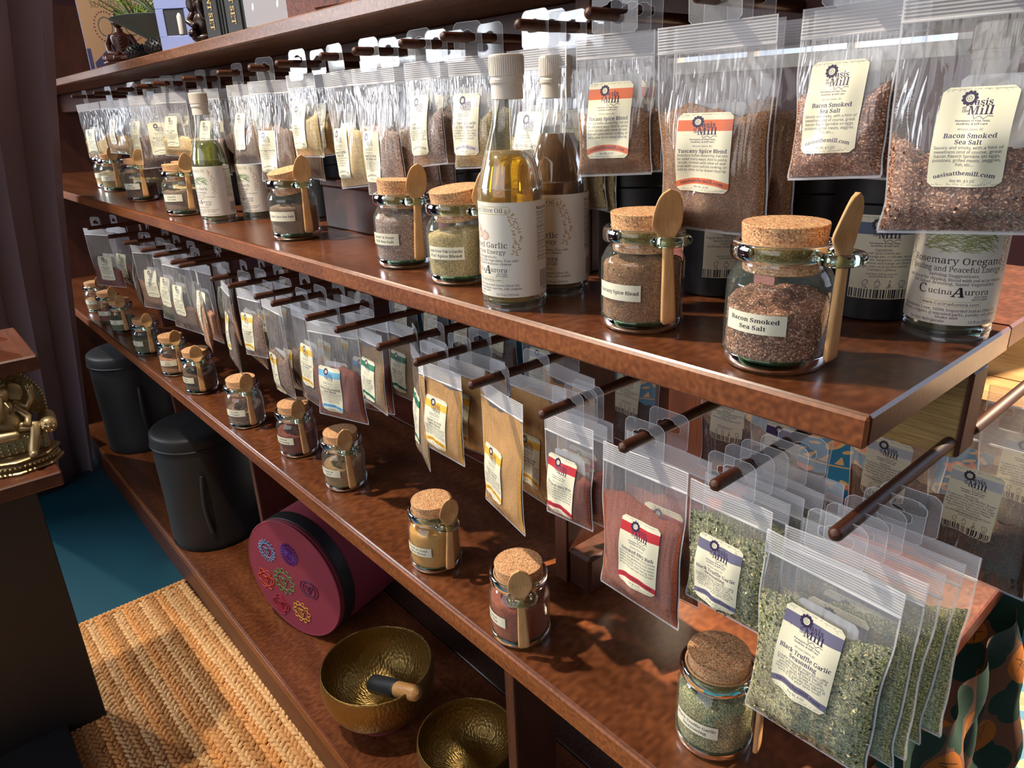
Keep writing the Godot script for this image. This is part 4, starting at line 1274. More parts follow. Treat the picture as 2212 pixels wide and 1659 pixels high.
func jars() -> void:
	# spice, name, place on the shelf, turn, label, filled to, size, loose grains, pointed spoon, spoon, cork tilt, where the name strip faces
	var a := [
		["bacon", ["Bacon Smoked", "Sea Salt"], Vector2(-0.0961, -0.0538), -0.14, "jar of coarse brown salt at the middle shelf's near end", 0.66, 1.02, 900, true, true, 0.0, 86],
		["tuscany", ["Tuscany Spice Blend"], Vector2(-0.2300, -0.0637), -0.37, "jar of tan herb blend right of the gold oil bottles", 0.86, 0.98, 600, false, true, 0.0, 88],
		["garlic", ["Salt-Free Vik's Garlic", "Fix! Spice Blend"], Vector2(-0.4980, -0.066), -0.02, "jar of pale garlic blend touching the gold oil bottle", 0.80, 1.0, 0, true, true, 0.12, 64],
		["sweet", ["Sweet 'n Sour", "Chili Sea Salt"], Vector2(-0.6250, -0.0742), -0.21, "jar of speckled pink salt left of the pale garlic blend", 0.88, 1.02, 0, false, true, -0.06, 79],
		["lime", ["Chile Lime Sea Salt"], Vector2(-0.9500, -0.0761), 0.0, "lone jar of rosy brown salt right of the green oil", 0.66, 1.04, 0, true, true, 0.2, 59],
		["lime", ["Chipotle", "Sea Salt"], Vector2(-1.4385, -0.0585), 0.0, "jar of pinkish powder just left of the green oil", 0.66, 1.0, 0, true, true, 0.0, 55],
		["honey", ["Honey", "Salt"], Vector2(-1.53, -0.105), 0.1, "half hidden jar of cream powder behind the pinkish powder", 0.7, 1.0, 0, false, true, 0.0, 55],
		["dark", ["Black", "Lava Salt"], Vector2(-1.829, -0.0819), -0.1, "jar of nearly black salt on the middle shelf", 0.5, 1.0, 0, false, true, 0.0, 55],
		["honey", ["White", "Salt"], Vector2(-1.92, -0.125), 0.1, "jar of white salt behind the nearly black salt", 0.62, 1.0, 0, false, false, 0.0, 50],
		["garlic", ["Onion", "Salt"], Vector2(-2.2, -0.1114), -0.1, "jar of oat coloured flakes near the middle shelf's left end", 0.62, 1.0, 0, false, true, 0.0, 50],
		["honey", ["Sea", "Salt"], Vector2(-2.36, -0.13), 0.1, "jar of cream powder farthest left on the middle shelf", 0.6, 1.0, 0, false, false, 0.0, 50]]
	for q: Array in a:
		jar(q[0], q[1], at(q[2].x, 0.0003, q[2].y), q[3], q[4], q[5], q[6], q[7], q[8], q[9], q[10], q[11])
	var b := [
		["truffle", ["Black Truffle Garlic", "Seasoning"], Vector2(-0.1350, -0.0800), 0.07, "jar of green herb flakes at the lower shelf's near end", 0.9, 1.04, 1200, false, 87],
		["bbq", ["Smoked", "BBQ Rub"], Vector2(-0.3851, -0.040), -0.63, "jar of brick red rub on the lower shelf", 0.86, 1.0, 0, false, 105],
		["gold", ["Good As Gold", "Spice Blend"], Vector2(-0.5787, -0.050), -0.16, "jar of mustard gold powder on the lower shelf", 0.88, 1.0, 0, false, 78],
		["green", ["Garlic &", "Herb"], Vector2(-0.8787, -0.0700), -0.23, "jar of olive brown powder left of the mustard gold powder", 0.62, 1.0, 0, false, 75],
		["blackening", ["Seafood", "Blackening"], Vector2(-1.0588, -0.0680), -0.14, "jar of rust red powder left of the olive brown powder", 0.7, 1.0, 0, false, 72],
		["pepper", ["Sea Salt", "& Pepper"], Vector2(-1.2643, -0.0480), -0.09, "jar of mixed pepper flakes left of the rust red powder", 0.55, 1.02, 0, false, 58],
		["dark", ["Steak", "Blend"], Vector2(-1.5383, -0.0470), -0.26, "jar of dark brown flakes left of the mixed pepper flakes", 0.7, 1.02, 0, false, 75],
		["coral", ["Taco", "Blend"], Vector2(-1.7166, -0.0440), 0.0, "jar of coral and olive flakes behind the dark brown flakes", 0.66, 1.0, 0, false, 45],
		["herb", ["Herb", "Blend"], Vector2(-1.9495, -0.0440), -0.1, "jar of grey green herbs left of the coral flakes", 0.66, 1.0, 0, false, 70],
		["herb", ["Dill", "Blend"], Vector2(-2.2456, -0.0533), -0.1, "jar of dusty olive powder left of the grey green herbs", 0.6, 1.0, 0, false, 50],
		["blackening", ["Chili", "Blend"], Vector2(-2.3975, -0.0538), 0.1, "jar of red brown powder left of the dusty olive powder", 0.5, 1.0, 0, false, 50],
		["powder_tan", ["Onion", "Dip"], Vector2(-2.6, -0.0596), 0.1, "jar of peach powder farthest left on the lower shelf", 0.6, 1.0, 0, false, 50]]
	for q: Array in b:
		jar(q[0], q[1], at(q[2].x, -0.4197, q[2].y), q[3], q[4], q[5], q[6], q[7], q[8], true, 0.0, q[9])

# ---------------------------------------------------------------- bottles and tins
func bottle(p: Vector3, turn: float, liquid: String, lab: ImageTexture, label: String, level := 0.151, herbs := "", s := 1.0) -> void:
	var o := thing("oil_bottle", label, "bottle", p, turn, "tall oil bottles")
	var R := 0.0318
	if not mesh_cache.has("bottle_glass"):
		mesh_cache["bottle_glass"] = lathe(smooth([Vector2(0.0001, 0.001), Vector2(0.027, 0.0), Vector2(0.0305, 0.003), Vector2(R, 0.008), Vector2(R, 0.108), Vector2(0.0312, 0.118), Vector2(0.0268, 0.137), Vector2(0.0205, 0.158), Vector2(0.0156, 0.176), Vector2(0.0138, 0.192), Vector2(0.0136, 0.224)], 4), 40)
		mesh_cache["bottle_foot"] = lathe(smooth([Vector2(0.0001, 0.0015), Vector2(0.027, 0.0004), Vector2(0.0303, 0.003), Vector2(R - 0.0003, 0.0075), Vector2(0.0295, 0.0062), Vector2(0.0001, 0.0055)], 3), 36)
		mesh_cache["bottle_cap"] = lathe(crisp([Vector2(0.0001, 0.2345), Vector2(0.0148, 0.2345), Vector2(0.0157, 0.2337), Vector2(0.0158, 0.2165), Vector2(0.0150, 0.2155), Vector2(0.0150, 0.2140), Vector2(0.0156, 0.2132), Vector2(0.0154, 0.2105), Vector2(0.0144, 0.2085), Vector2(0.0146, 0.1965), Vector2(0.0136, 0.1960)]), 36)
		var gl := Geo.new()
		for k in 48:
			var a := k * TAU / 48
			gl.box(Vector3(cos(a) * 0.0157, 0.2248, sin(a) * 0.0157), Vector3(0.0006, 0.0155, 0.0006))
		mesh_cache["bottle_knurl"] = gl.done()
		var g := Geo.new()
		g.grid(48, 4, func(u: float, t: float) -> Vector3:
			var a := PI * 0.5 + 1.35 - u * 4.6
			return Vector3(cos(a) * (R + 0.0004), 0.1055 - t * 0.0915, sin(a) * (R + 0.0004)), true)
		mesh_cache["bottle_label"] = g.done()
	var key := "bottle_oil_%.3f" % level
	if not mesh_cache.has(key):
		var prof := [Vector2(0.0001, 0.0065), Vector2(0.0292, 0.0068), Vector2(R - 0.0012, 0.012), Vector2(R - 0.0012, 0.108), Vector2(0.0298, 0.118), Vector2(0.0256, 0.137)]
		prof.append(Vector2(lerpf(0.0256, 0.0192, (level - 0.137) / 0.021), level))
		prof.append(Vector2(0.0001, level))
		mesh_cache[key] = lathe(prof, 40)
	part("glass", mesh_cache["bottle_glass"], M.glass, o)
	part("foot", mesh_cache["bottle_foot"], M.thick_glass, o)
	part("oil", mesh_cache[key], M[liquid], o)
	var c := part("cap", mesh_cache["bottle_cap"], M.cap_white, o)
	part("cap_ribs", mesh_cache["bottle_knurl"], M.cap_white, c)
	part("label", mesh_cache["bottle_label"], sticker_mat(lab), o)
	if herbs != "":
		var d := lathe([Vector2(0.0001, 0.007), Vector2(0.0288, 0.007), Vector2(0.0298, 0.0125), Vector2(0.02, 0.0135), Vector2(0.0001, 0.013)], 30)
		part("settled_herbs", d, M["spice_" + herbs], o)
	o.scale = Vector3(s, s * 0.975, s)

func tin(p: Vector3, R: float, h: float, turn: float, lab: ImageTexture, label: String) -> void:
	var o := thing("tea_tin", label, "tin", p, turn, "black tea tins along the middle shelf")
	part("body", lathe([Vector2(0.0001, 0.0), Vector2(R - 0.001, 0.0), Vector2(R, 0.002), Vector2(R, h * 0.78), Vector2(R - 0.0012, h * 0.783), Vector2(R - 0.0012, h * 0.79), Vector2(0.0001, h * 0.79)], 44), M.black_tin, o)
	part("lid", lathe([Vector2(0.0001, h * 0.785), Vector2(R + 0.0004, h * 0.79), Vector2(R + 0.0008, h * 0.8), Vector2(R + 0.0008, h * 0.985), Vector2(R - 0.001, h), Vector2(0.0001, h - 0.001)], 44), M.black_tin, o)
	if lab:
		var g := Geo.new()
		var aw := 0.0495 / R
		g.grid(20, 4, func(u: float, t: float) -> Vector3:
			var a := PI * 0.5 + aw * 0.5 - u * aw
			return Vector3(cos(a) * (R + 0.0005), 0.0905 - t * 0.0705, sin(a) * (R + 0.0005)), true)
		part("sticker", g.done(), sticker_mat(lab), o)

func bottles_and_tins() -> void:
	var og := oil_label("oil_garlic", ["Roasted Garlic", "Protective Energy"], ["with Bread for dipping, Sauté Vegetables. Toss with", "hot pasta and grated Romano cheese"], ["Ingredients: Love, 100% Imported Italian Olive Oil,", "roasted garlic, crushed red pepper, parsley, salt, pepper"], Color(0.6, 0.62, 0.36))
	var orr := oil_label("oil_rosemary", ["Rosemary Oregano", "Healing and Peaceful Energy"], ["with Bread for dipping, Blend with red wine vinegar", "for Salad dressing, Sauté Vegetables"], ["Ingredients: Love, 100% Imported Italian Olive Oil,", "rosemary, oregano, granulated garlic, parsley, salt, pepper"], Color(0.5, 0.55, 0.28))
	var ob := oil_label("oil_basil", ["Basil & Herb", "Loving Energy"], ["with Bread for dipping, Toss with hot pasta,", "Sauté Vegetables"], ["Ingredients: Love, 100% Imported Italian Olive Oil,", "basil, granulated garlic, parsley, salt, pepper"], Color(0.22, 0.42, 0.2))
	bottle(at(-0.3707, 0.0003, -0.0371), -0.36, "oil_gold", og, "front bottle of bright gold garlic olive oil with white cap", 0.151, "herb")
	bottle(at(-0.3760, 0.0003, -0.1040), -0.25, "oil_amber", og, "second bottle of garlic oil, amber brown, just behind the bright gold one", 0.163, "herb", 1.0)
	bottle(at(-0.0344, 0.0003, -0.2131), 0.1, "oil_olive", orr, "bottle of rosemary oregano oil at the right end, partly behind a pouch", 0.16, "herb")
	bottle(at(-1.2643, 0.0003, -0.0657), -0.1, "oil_green", ob, "left hand bottle of green olive oil standing at the shelf's edge", 0.151, "")
	bottle(at(-1.2500, 0.0003, -0.1400), -0.1, "oil_olive", ob, "right hand bottle of darker green olive oil, set back from its twin", 0.155, "")
	var ta := tea_sticker("t_blue", Color(0.36, 0.42, 0.52), ["earl grey creme tea", "(black tea, orange peel, cornflower, natural", "flavor (vanilla, bergamot, and creme)),", "lavender, lemon and orange zest (lemon,", "orange, citric acid (preservative)).", "Contains Caffeine"])
	var tb := tea_sticker("t_cream2", Color(0.84, 0.82, 0.7), ["Organic Black Tea, Organic Blueberry,", "Natural Blueberry Flavor", "Caffeine Free,", "ALLERGENS HANDLED IN FACILITY"])
	tin(at(-0.1065, 0.0003, -0.2349), 0.0385, 0.125, 0.55, ta, "black tea tin with blue banded sticker beside the rosemary oil bottle")
	tin(at(-0.2531, 0.0003, -0.2137), 0.036, 0.125, 0.85, tb, "black tea tin with cream sticker between the two nearest jars")
	tin(at(-0.180, 0.0003, -0.275), 0.038, 0.125, 0.5, null, "plain black tea tin in the gap behind the two stickered tins")
	tin(at(-0.352, 0.0003, -0.200), 0.040, 0.13, 0.5, null, "plain black tea tin right of the amber oil bottle")
	tin(at(-0.640, 0.0003, -0.225), 0.030, 0.105, 0.5, null, "small black canister with a flat lid behind the pale garlic jar")
	tin(at(-0.760, 0.0003, -0.235), 0.036, 0.12, 0.5, null, "plain black tea tin behind the pink salt jar")
	tin(at(-1.160, 0.0003, -0.235), 0.036, 0.12, 0.5, null, "plain black tea tin right of the green oil bottles")
	tin(at(-1.560, 0.0003, -0.210), 0.036, 0.125, 0.5, null, "plain black tea tin left of the green oil bottles")
	# small box and tubes deep on the shelf behind the pale garlic jar
	var o := thing("small_box", "flat dark red wooden box on the middle shelf behind the lone rosy salt jar", "box", at(-0.9, 0.0, -0.21))
	part("body", box(Vector3(0, 0.035, 0), Vector3(0.24, 0.07, 0.09), 0.002), M.upright, o)
	part("lid", box(Vector3(0, 0.076, 0), Vector3(0.246, 0.012, 0.095), 0.002), M.upright, o)
	for k in 2:
		var t := thing("lip_balm_tube", ["pink balm tube standing beside the small black canister", "white balm tube standing beside the small black canister"][k], "tube", at(-0.715 + 0.03 * k, 0.0003, -0.2 - 0.01 * k))
		var c: Color = [Color(0.72, 0.42, 0.48), Color(0.85, 0.85, 0.82)][k]
		var bm := mat("balm_%d" % k, c, 0.4)
		part("barrel", lathe([Vector2(0.0001, 0), Vector2(0.008, 0), Vector2(0.0082, 0.001), Vector2(0.0082, 0.05), Vector2(0.0001, 0.05)], 18), bm, t)
		part("cap", lathe([Vector2(0.0001, 0.05), Vector2(0.0086, 0.05), Vector2(0.0086, 0.066), Vector2(0.0078, 0.068), Vector2(0.0001, 0.068)], 18), bm, t)

# ---------------------------------------------------------------- the shelving unit
func shelving() -> void:
	var o := thing("shelving_unit", "long varnished brown wooden shelving unit with dowel pegs, four shelves deep from both sides", "shelves", at(0, -YA, 0))
	var L := -3.3
	var plank := func(called: String, x0: float, x1: float, y0: float, y1: float, z0: float, z1: float, m: Material, parent: Node = o) -> MeshInstance3D:
		return part(called, box(Vector3((x0 + x1) / 2, (y0 + y1) / 2, (z0 + z1) / 2), Vector3(absf(x1 - x0), absf(y1 - y0), absf(z1 - z0)), 0.0022), m, parent)
	# a shelf is a front plank with a paler worn edging strip, and a rear plank
	var shelf_b := func(y: float, x1: float, z0: float, zm: float, z1: float, th: float, m: Material, m2: Material) -> void:
		var s: MeshInstance3D = plank.call("shelf_board", L, x1, y - th, y, z0 - 0.004, zm + 0.0012, m)
		plank.call("edge_strip", L, x1, y - th, y - 0.0004, z0, z0 - 0.0045, M.worn_edge if y > 1.4 else M.board_edge, s)
		plank.call("shelf_board", L, x1 - 0.001, y - th, y - 0.0006, zm - 0.0012, z1, m2)
	shelf_b.call(YA, 0.0, 0.0, -0.2635, -0.52, 0.0225, M.varnished, M.red_board)
	shelf_b.call(YB, -0.016, 0.0, -0.285, -0.625, 0.029, M.varnished, M.red_board)
	shelf_b.call(YD, 0.16, -0.07, -0.29, -0.55, 0.0195, M.top_board, M.top_board)
	shelf_b.call(YC, 0.0, 0.0, -0.362, -0.62, 0.030, M.varnished, M.slate_wood)
	# plinth below the bottom shelf
	plank.call("plinth", L, 0.0, 0.0, YC - 0.0302, -0.0015, -0.03, M.shelf_brown)
	for x: float in [-0.2, -1.1, -2.0, -2.85]:
		plank.call("foot", x, x - 0.05, 0.0, YC - 0.03, -0.05, -0.6, M.upright)
	# rails that carry the dowels
	var rail1: MeshInstance3D = plank.call("dowel_rail", L, -0.0005, YA - 0.098, YA - 0.0225, -0.191, -0.225, M.upright)
	plank.call("face_panel", L, -0.004, YA - 0.0975, YA - 0.0228, -0.1895, -0.1915, M.ply, rail1)
	plank.call("dowel_rail", L, 0.15, YA + 0.226, YD - 0.0195, -0.215, -0.25, M.upright)
	var dow := func(x: float, y: float, z0: float, z1: float) -> void:
		part("dowel", tube([Vector3(x, y, z0), Vector3(x, y, lerpf(z0, z1, 0.5)), Vector3(x, y, z1)], 0.0052, 12), M.dowel_wood, o)
	for x: float in LOWER_X:
		dow.call(x, YA - 0.0845, 0.004, -0.189)
	for x: float in UPPER_X:
		dow.call(x, YA + 0.2555, -0.068, -0.214)
	for x: float in [-0.003, -0.1, -0.212, -0.3, -0.475, -0.57, -0.68, -0.79, -0.9, -1.0, -1.11, -1.3, -1.48, -1.7]:
		dow.call(x, YA - 0.083, -0.226, -0.46)
	# uprights between the shelves: thin boards set edge on to the front
	var upr := func(x: float, y0: float, y1: float, z0: float, z1: float) -> void:
		var u: MeshInstance3D = plank.call("upright", x - 0.022, x, y0, y1, z0 - 0.002, z1, M.upright)
		plank.call("edge_strip", x - 0.022, x, y0, y1, z0, z0 - 0.0025, M.upright_edge, u)
	upr.call(-0.413, YB + 0.0002, YA - 0.0225, -0.148, -0.243)
	upr.call(-0.413, YB + 0.0002, YA - 0.0225, -0.352, -0.468)
	upr.call(-0.405, YA + 0.0002, YD - 0.0195, -0.183, -0.245)
	upr.call(-1.30, YB + 0.0002, YA - 0.0225, -0.20, -0.40)
	upr.call(-2.20, YB + 0.0002, YA - 0.0225, -0.15, -0.40)
	upr.call(-1.60, YA + 0.0002, YD - 0.0195, -0.215, -0.40)
	upr.call(-0.541, YC + 0.0002, YB - 0.029, -0.15, -0.245)
	upr.call(-1.605, YC + 0.0002, YB - 0.029, -0.15, -0.40)
	upr.call(-2.36, YC + 0.0002, YB - 0.029, -0.17, -0.5)
	plank.call("end_panel", L - 0.02, L, 0.0, YD + 0.3, 0.0, -0.55, M.upright)
	# end grain block beside the near upright
	part("corner_block", box(Vector3(-0.392, YB + 0.0275, -0.215), Vector3(0.04, 0.055, 0.13), 0.004), M.upright, o)

# ---------------------------------------------------------------- the room
func room() -> void:
	var plaster := mat("wall_paint", Color(0.34, 0.2, 0.22), 0.9)
	var ceil_m := mat("ceiling_paint", Color(0.6, 0.56, 0.52), 0.95)
	var white := mat("window_white", Color(0.8, 0.79, 0.76), 0.5)
	var x0 := -4.1
	var x1 := 3.2
	var z0 := -3.0
	var z1 := 3.8
	var hy := 4.3
	# floor: painted blue, stencilled in tan and coral beyond the shelves
	var fm := mat("painted_floor", Color(0.05, 0.27, 0.33), 0.5)
	struct("floor", box(Vector3((x0 + x1) / 2, -0.05, (z0 + z1) / 2), Vector3(x1 - x0, 0.1, z1 - z0)), fm)
	var sm := mat("stencil_floor", Color.WHITE, 0.7)
	sm.albedo_texture = stencil_tex()
	var g := Geo.new()
	g.grid(1, 1, func(u: float, t: float) -> Vector3: return Vector3(lerpf(-2.6, 1.4, u), 0.0025, lerpf(-3.0, -0.52, t)))
	sm.uv1_scale = Vector3(4.0 / 1.05, 2.48 / 1.05, 1)
	var st := struct("floor", g.done(), sm)
	st.set_meta("label", "sky blue painted floor with tan and coral stencilled flowers")
	struct("ceiling", box(Vector3((x0 + x1) / 2, hy + 0.05, (z0 + z1) / 2), Vector3(x1 - x0 + 0.2, 0.1, z1 - z0 + 0.2)), ceil_m)
	# walls with window openings: [axis, position, window from, to, sill, head]
	wall("wall_left", true, x0 - 0.06, z0, z1, hy, [[0.7, 3.2]], 1.15, 2.75, plaster, white, 1)
	wall("wall_right", true, x1 + 0.06, z0, z1, hy, [], 0.0, 0.0, plaster, white, 2)
	wall("wall_back", false, z0 - 0.06, x0, x1, hy, [[-2.5, -1.0, 1.5, 2.15], [0.25, 2.6, 1.35, 4.0]], 0.55, 4.0, plaster, white, 3)
	wall("wall_front", false, z1 + 0.06, x0, x1, hy, [[-2.1, 1.5]], 0.9, 3.2, plaster, white, 5)

func wall(called: String, along_z: bool, pos: float, a: float, b: float, hy: float, wins: Array, sill: float, head: float, m: Material, frame: Material, first: int) -> void:
	var g := Geo.new()
	var put := func(gg: Geo, from: float, to: float, y0: float, y1: float, th := 0.12, off := 0.0) -> void:
		if along_z:
			gg.box(Vector3(pos + off, (y0 + y1) / 2, (from + to) / 2), Vector3(th, y1 - y0, to - from))
		else:
			gg.box(Vector3((from + to) / 2, (y0 + y1) / 2, pos + off), Vector3(to - from, y1 - y0, th))
	var at_ := a - 0.1
	for w: Array in wins:
		put.call(g, at_, w[0], 0.0, hy)
		put.call(g, w[0], w[1], 0.0, w[2] if w.size() > 2 else sill)
		put.call(g, w[0], w[1], w[3] if w.size() > 2 else head, hy)
		at_ = w[1]
	put.call(g, at_, b + 0.1, 0.0, hy)
	struct(called, g.done(), m)
	var glass: StandardMaterial3D = M.glass
	for i in wins.size():
		var w: Array = wins[i]
		if w.size() > 2:
			sill = w[2]
			head = w[3]
		var o := Node3D.new()
		o.name = "window_%d" % (first + i)
		add_child(o)
		o.set_meta("kind", "structure")
		var f := Geo.new()
		put.call(f, w[0], w[0] + 0.06, sill, head, 0.08)
		put.call(f, w[1] - 0.06, w[1], sill, head, 0.08)
		put.call(f, w[0], w[1], sill, sill + 0.06, 0.08)
		put.call(f, w[0], w[1], head - 0.06, head, 0.08)
		part("window_frame", f.done(), frame, o)
		var n := int(round((w[1] - w[0]) / 0.55))
		for k in range(1, n):
			var q := Geo.new()
			var c := lerpf(w[0], w[1], float(k) / n)
			put.call(q, c - 0.018, c + 0.018, sill + 0.06, head - 0.06, 0.05)
			part("glazing_bar", q.done(), frame, o)
		for k in range(1, 3):
			var q := Geo.new()
			var c := lerpf(sill, head, k / 3.0)
			put.call(q, w[0] + 0.06, w[1] - 0.06, c - 0.018, c + 0.018, 0.045)
			part("glazing_bar", q.done(), frame, o)
		var p := Geo.new()
		put.call(p, w[0] + 0.05, w[1] - 0.05, sill + 0.05, head - 0.05, 0.004)
		part("pane", p.done(), glass, o)

func stencil_tex() -> ImageTexture:
	var S := 1024
	var img := Image.create(S, S, false, Image.FORMAT_RGB8)
	img.fill(Color(0.16, 0.47, 0.63))
	var tan := Color(0.86, 0.69, 0.46)
	var coral := Color(0.87, 0.52, 0.38)
	var r := RandomNumberGenerator.new()
	r.seed = 5
	# ring of points round a medallion
	for ring: Array in [[Vector2(512, 512), 300.0, 30], [Vector2(0, 0), 210.0, 22], [Vector2(1024, 0), 210.0, 22], [Vector2(0, 1024), 210.0, 22], [Vector2(1024, 1024), 210.0, 22]]:
		var c: Vector2 = ring[0]
		var R: float = ring[1]
		ell(img, c.x, c.y, R + 26, R + 26, 0, tan, 0.965)
		for k in int(ring[2]):
			var a := k * TAU / float(ring[2])
			for q in 9:
				var rr := R - 4 - q * 7.0
				ell(img, c.x + cos(a) * rr, c.y + sin(a) * rr, 7, 17 - q * 1.7, a, tan)
		for k in 8:
			var a := k * TAU / 8.0
			ell(img, c.x + cos(a) * R * 0.42, c.y + sin(a) * R * 0.42, R * 0.22, R * 0.1, a, tan)
			ell(img, c.x + cos(a) * R * 0.42, c.y + sin(a) * R * 0.42, R * 0.12, R * 0.045, a, coral)
			ell(img, c.x + cos(a + 0.39) * R * 0.6, c.y + sin(a + 0.39) * R * 0.6, R * 0.08, R * 0.05, a + 1.2, tan)
		ell(img, c.x, c.y, R * 0.14, R * 0.14, 0, coral)
	# vines, leaves and flowers in between
	for f: Array in [[Vector2(512, 90), 1.0], [Vector2(90, 512), 1.0], [Vector2(934, 512), 1.0], [Vector2(512, 934), 1.0]]:
		var c: Vector2 = f[0]
		for k in 6:
			var a := k * TAU / 6.0
			ell(img, c.x + cos(a) * 34, c.y + sin(a) * 34, 26, 22, a, coral)
		ell(img, c.x, c.y, 16, 16, 0, tan)
		for sd: float in [-1.0, 1.0]:
			var horiz: bool = absf(c.x - 512) < 10
			for k in 5:
				var d := 88.0 + k * 44.0
				var p := c + (Vector2(sd * d, 26 * sin(k * 1.7)) if horiz else Vector2(26 * sin(k * 1.7), sd * d))
				ell(img, p.x, p.y, 28, 12, (0.6 if k % 2 == 0 else -0.6) + (0.0 if horiz else PI / 2), tan)
				ell(img, p.x + 18, p.y + 22, 20, 9, 1.1, tan if k % 2 else coral)
	# worn paint
	for k in 2600:
		ell(img, r.randf() * S, r.randf() * S, r.randf_range(0.5, 1.8), r.randf_range(0.5, 1.5), 0, Color(0.5, 0.62, 0.66, 0.35))
	return keep("tex_stencil", img)

# ---------------------------------------------------------------- things on the upper shelf
func top_shelf_things() -> void:
	var y := 0.3112
	# card box, leaning a corner towards us
	var W := 256
	var img := Image.create(W, 400, false, Image.FORMAT_RGB8)
	img.fill(Color(0.95, 0.74, 0.5))
	var r := RandomNumberGenerator.new()
	r.seed = 8
	for k in 40:
		var a := k * TAU / 40.0
		line(img, Vector2(128 + cos(a) * 20, 110 + sin(a) * 20), Vector2(128 + cos(a) * 62, 110 + sin(a) * 62), 1.6, Color(0.45, 0.36, 0.36, 0.8))
	for sx: float in [-1.0, 1.0]:
		for k in 26:
			var a := k * TAU / 26.0
			ell(img, 128 + sx * 46 + cos(a) * 38, 262 + sin(a) * 48, 3, 3, 0, Color(0.62, 0.22, 0.16))
			ell(img, 128 + sx * 46 + cos(a) * 24, 262 + sin(a) * 30, 2, 5, a, Color(0.4, 0.42, 0.3))
	write(img, "MAGIC HOUR", serif, 26, 128, 200, Color(0.55, 0.38, 0.28), 0.5, 200.0)
	for py in range(290, 400):
		var half := (py - 290) * 1.25
		for px in range(maxi(20, int(128 - half)), mini(236, int(128 + half))):
			img.set_pixel(px, py, Color(0.26, 0.24, 0.47))
	write(img, "JOY &", serif, 22, 128, 336, Color(0.85, 0.7, 0.62))
	write(img, "PEACE", serif, 22, 128, 362, Color(0.85, 0.7, 0.62))
	img.fill_rect(Rect2i(0, 330, 14, 70), Color(0.26, 0.24, 0.47))
	var card := mat("card_face", Color.WHITE, 0.5)
	card.albedo_texture = keep("tex_card", img)
	var o := thing("card_box", "orange and violet card box with flower print, top shelf's left end", "box", at(-2.02, y, -0.16), deg_to_rad(52))
	part("body", box(Vector3(0, 0.145, -0.02), Vector3(0.19, 0.29, 0.045), 0.002), mat("card_side", Color(0.3, 0.28, 0.5), 0.5), o)
	var q := Geo.new()
	q.quad(Vector3(-0.092, 0.002, 0.0035), Vector3(-0.092, 0.288, 0.0035), Vector3(0.092, 0.288, 0.0035), Vector3(0.092, 0.002, 0.0035))
	part("printed_face", q.done(), card, o)
	# seated meditating figurine in front of it
	var red := mat("red_wood_carving", Color(0.3, 0.13, 0.1), 0.3)
	o = thing("seated_figurine", "small red brown carved figurine sitting cross legged beside the orange card box", "figurine", at(-1.90, y, -0.125), deg_to_rad(62))
	var g := Geo.new()
	g.ball(Vector3(0, 0.008, 0), Vector3(0.05, 0.009, 0.034), 18, 8)
	for s: float in [-1.0, 1.0]:
		g.tube([Vector3(s * 0.012, 0.02, -0.01), Vector3(s * 0.042, 0.018, 0.006), Vector3(s * 0.03, 0.016, 0.024), Vector3(-s * 0.014, 0.017, 0.03)], 0.0105, 10, true, 0.007)
	part("crossed_legs", g.done(), red, o)
	g = Geo.new()
	g.lathe(smooth([Vector2(0.0001, 0.012), Vector2(0.024, 0.014), Vector2(0.0215, 0.034), Vector2(0.024, 0.058), Vector2(0.0225, 0.068), Vector2(0.009, 0.076), Vector2(0.0075, 0.084)], 3), 20, Basis.from_scale(Vector3(1, 1, 0.7)))
	for s: float in [-1.0, 1.0]:
		g.tube([Vector3(s * 0.022, 0.066, 0), Vector3(s * 0.031, 0.048, 0.002), Vector3(s * 0.027, 0.032, 0.012), Vector3(s * 0.006, 0.026, 0.024)], 0.0075, 10, true, 0.005)
	for k in 5:
		g.tube([Vector3(-0.016, 0.07 - k * 0.006, 0.008), Vector3(0.0, 0.058 - k * 0.008, 0.0175), Vector3(0.017, 0.064 - k * 0.006, 0.008)], 0.0016, 6)
	part("robed_torso", g.done(), red, o)
	g = Geo.new()
	g.ball(Vector3(0, 0.1, 0.001), Vector3(0.0125, 0.0165, 0.014), 16, 12)
	g.ball(Vector3(0, 0.117, -0.002), Vector3(0.007, 0.007, 0.007), 10, 8)
	g.ball(Vector3(0, 0.098, 0.0145), Vector3(0.002, 0.004, 0.0025), 8, 6)
	for s: float in [-1.0, 1.0]:
		g.ball(Vector3(s * 0.0127, 0.098, 0), Vector3(0.0018, 0.0065, 0.003), 8, 6)
		g.ball(Vector3(s * 0.0048, 0.1025, 0.0125), Vector3(0.0024, 0.001, 0.0014), 8, 6)
	g.ball(Vector3(0, 0.0915, 0.0128), Vector3(0.0036, 0.001, 0.0014), 8, 6)
	part("head", g.done(), red, o)
	# dish with air plants on two beaded feet
	o = thing("plant_dish", "flaring grey green dish on the top shelf holding spiky air plants", "dish", at(-1.69, y + 0.034, -0.185))
	var dm := mat("slate_ceramic", Color(0.38, 0.44, 0.42), 0.5)
	part("dish", lathe(smooth([Vector2(0.0001, 0.0), Vector2(0.04, 0.0), Vector2(0.058, 0.010), Vector2(0.10, 0.034), Vector2(0.126, 0.048), Vector2(0.1255, 0.0505), Vector2(0.121, 0.049), Vector2(0.095, 0.036), Vector2(0.05, 0.014), Vector2(0.0001, 0.010)], 3), 48), dm, o)
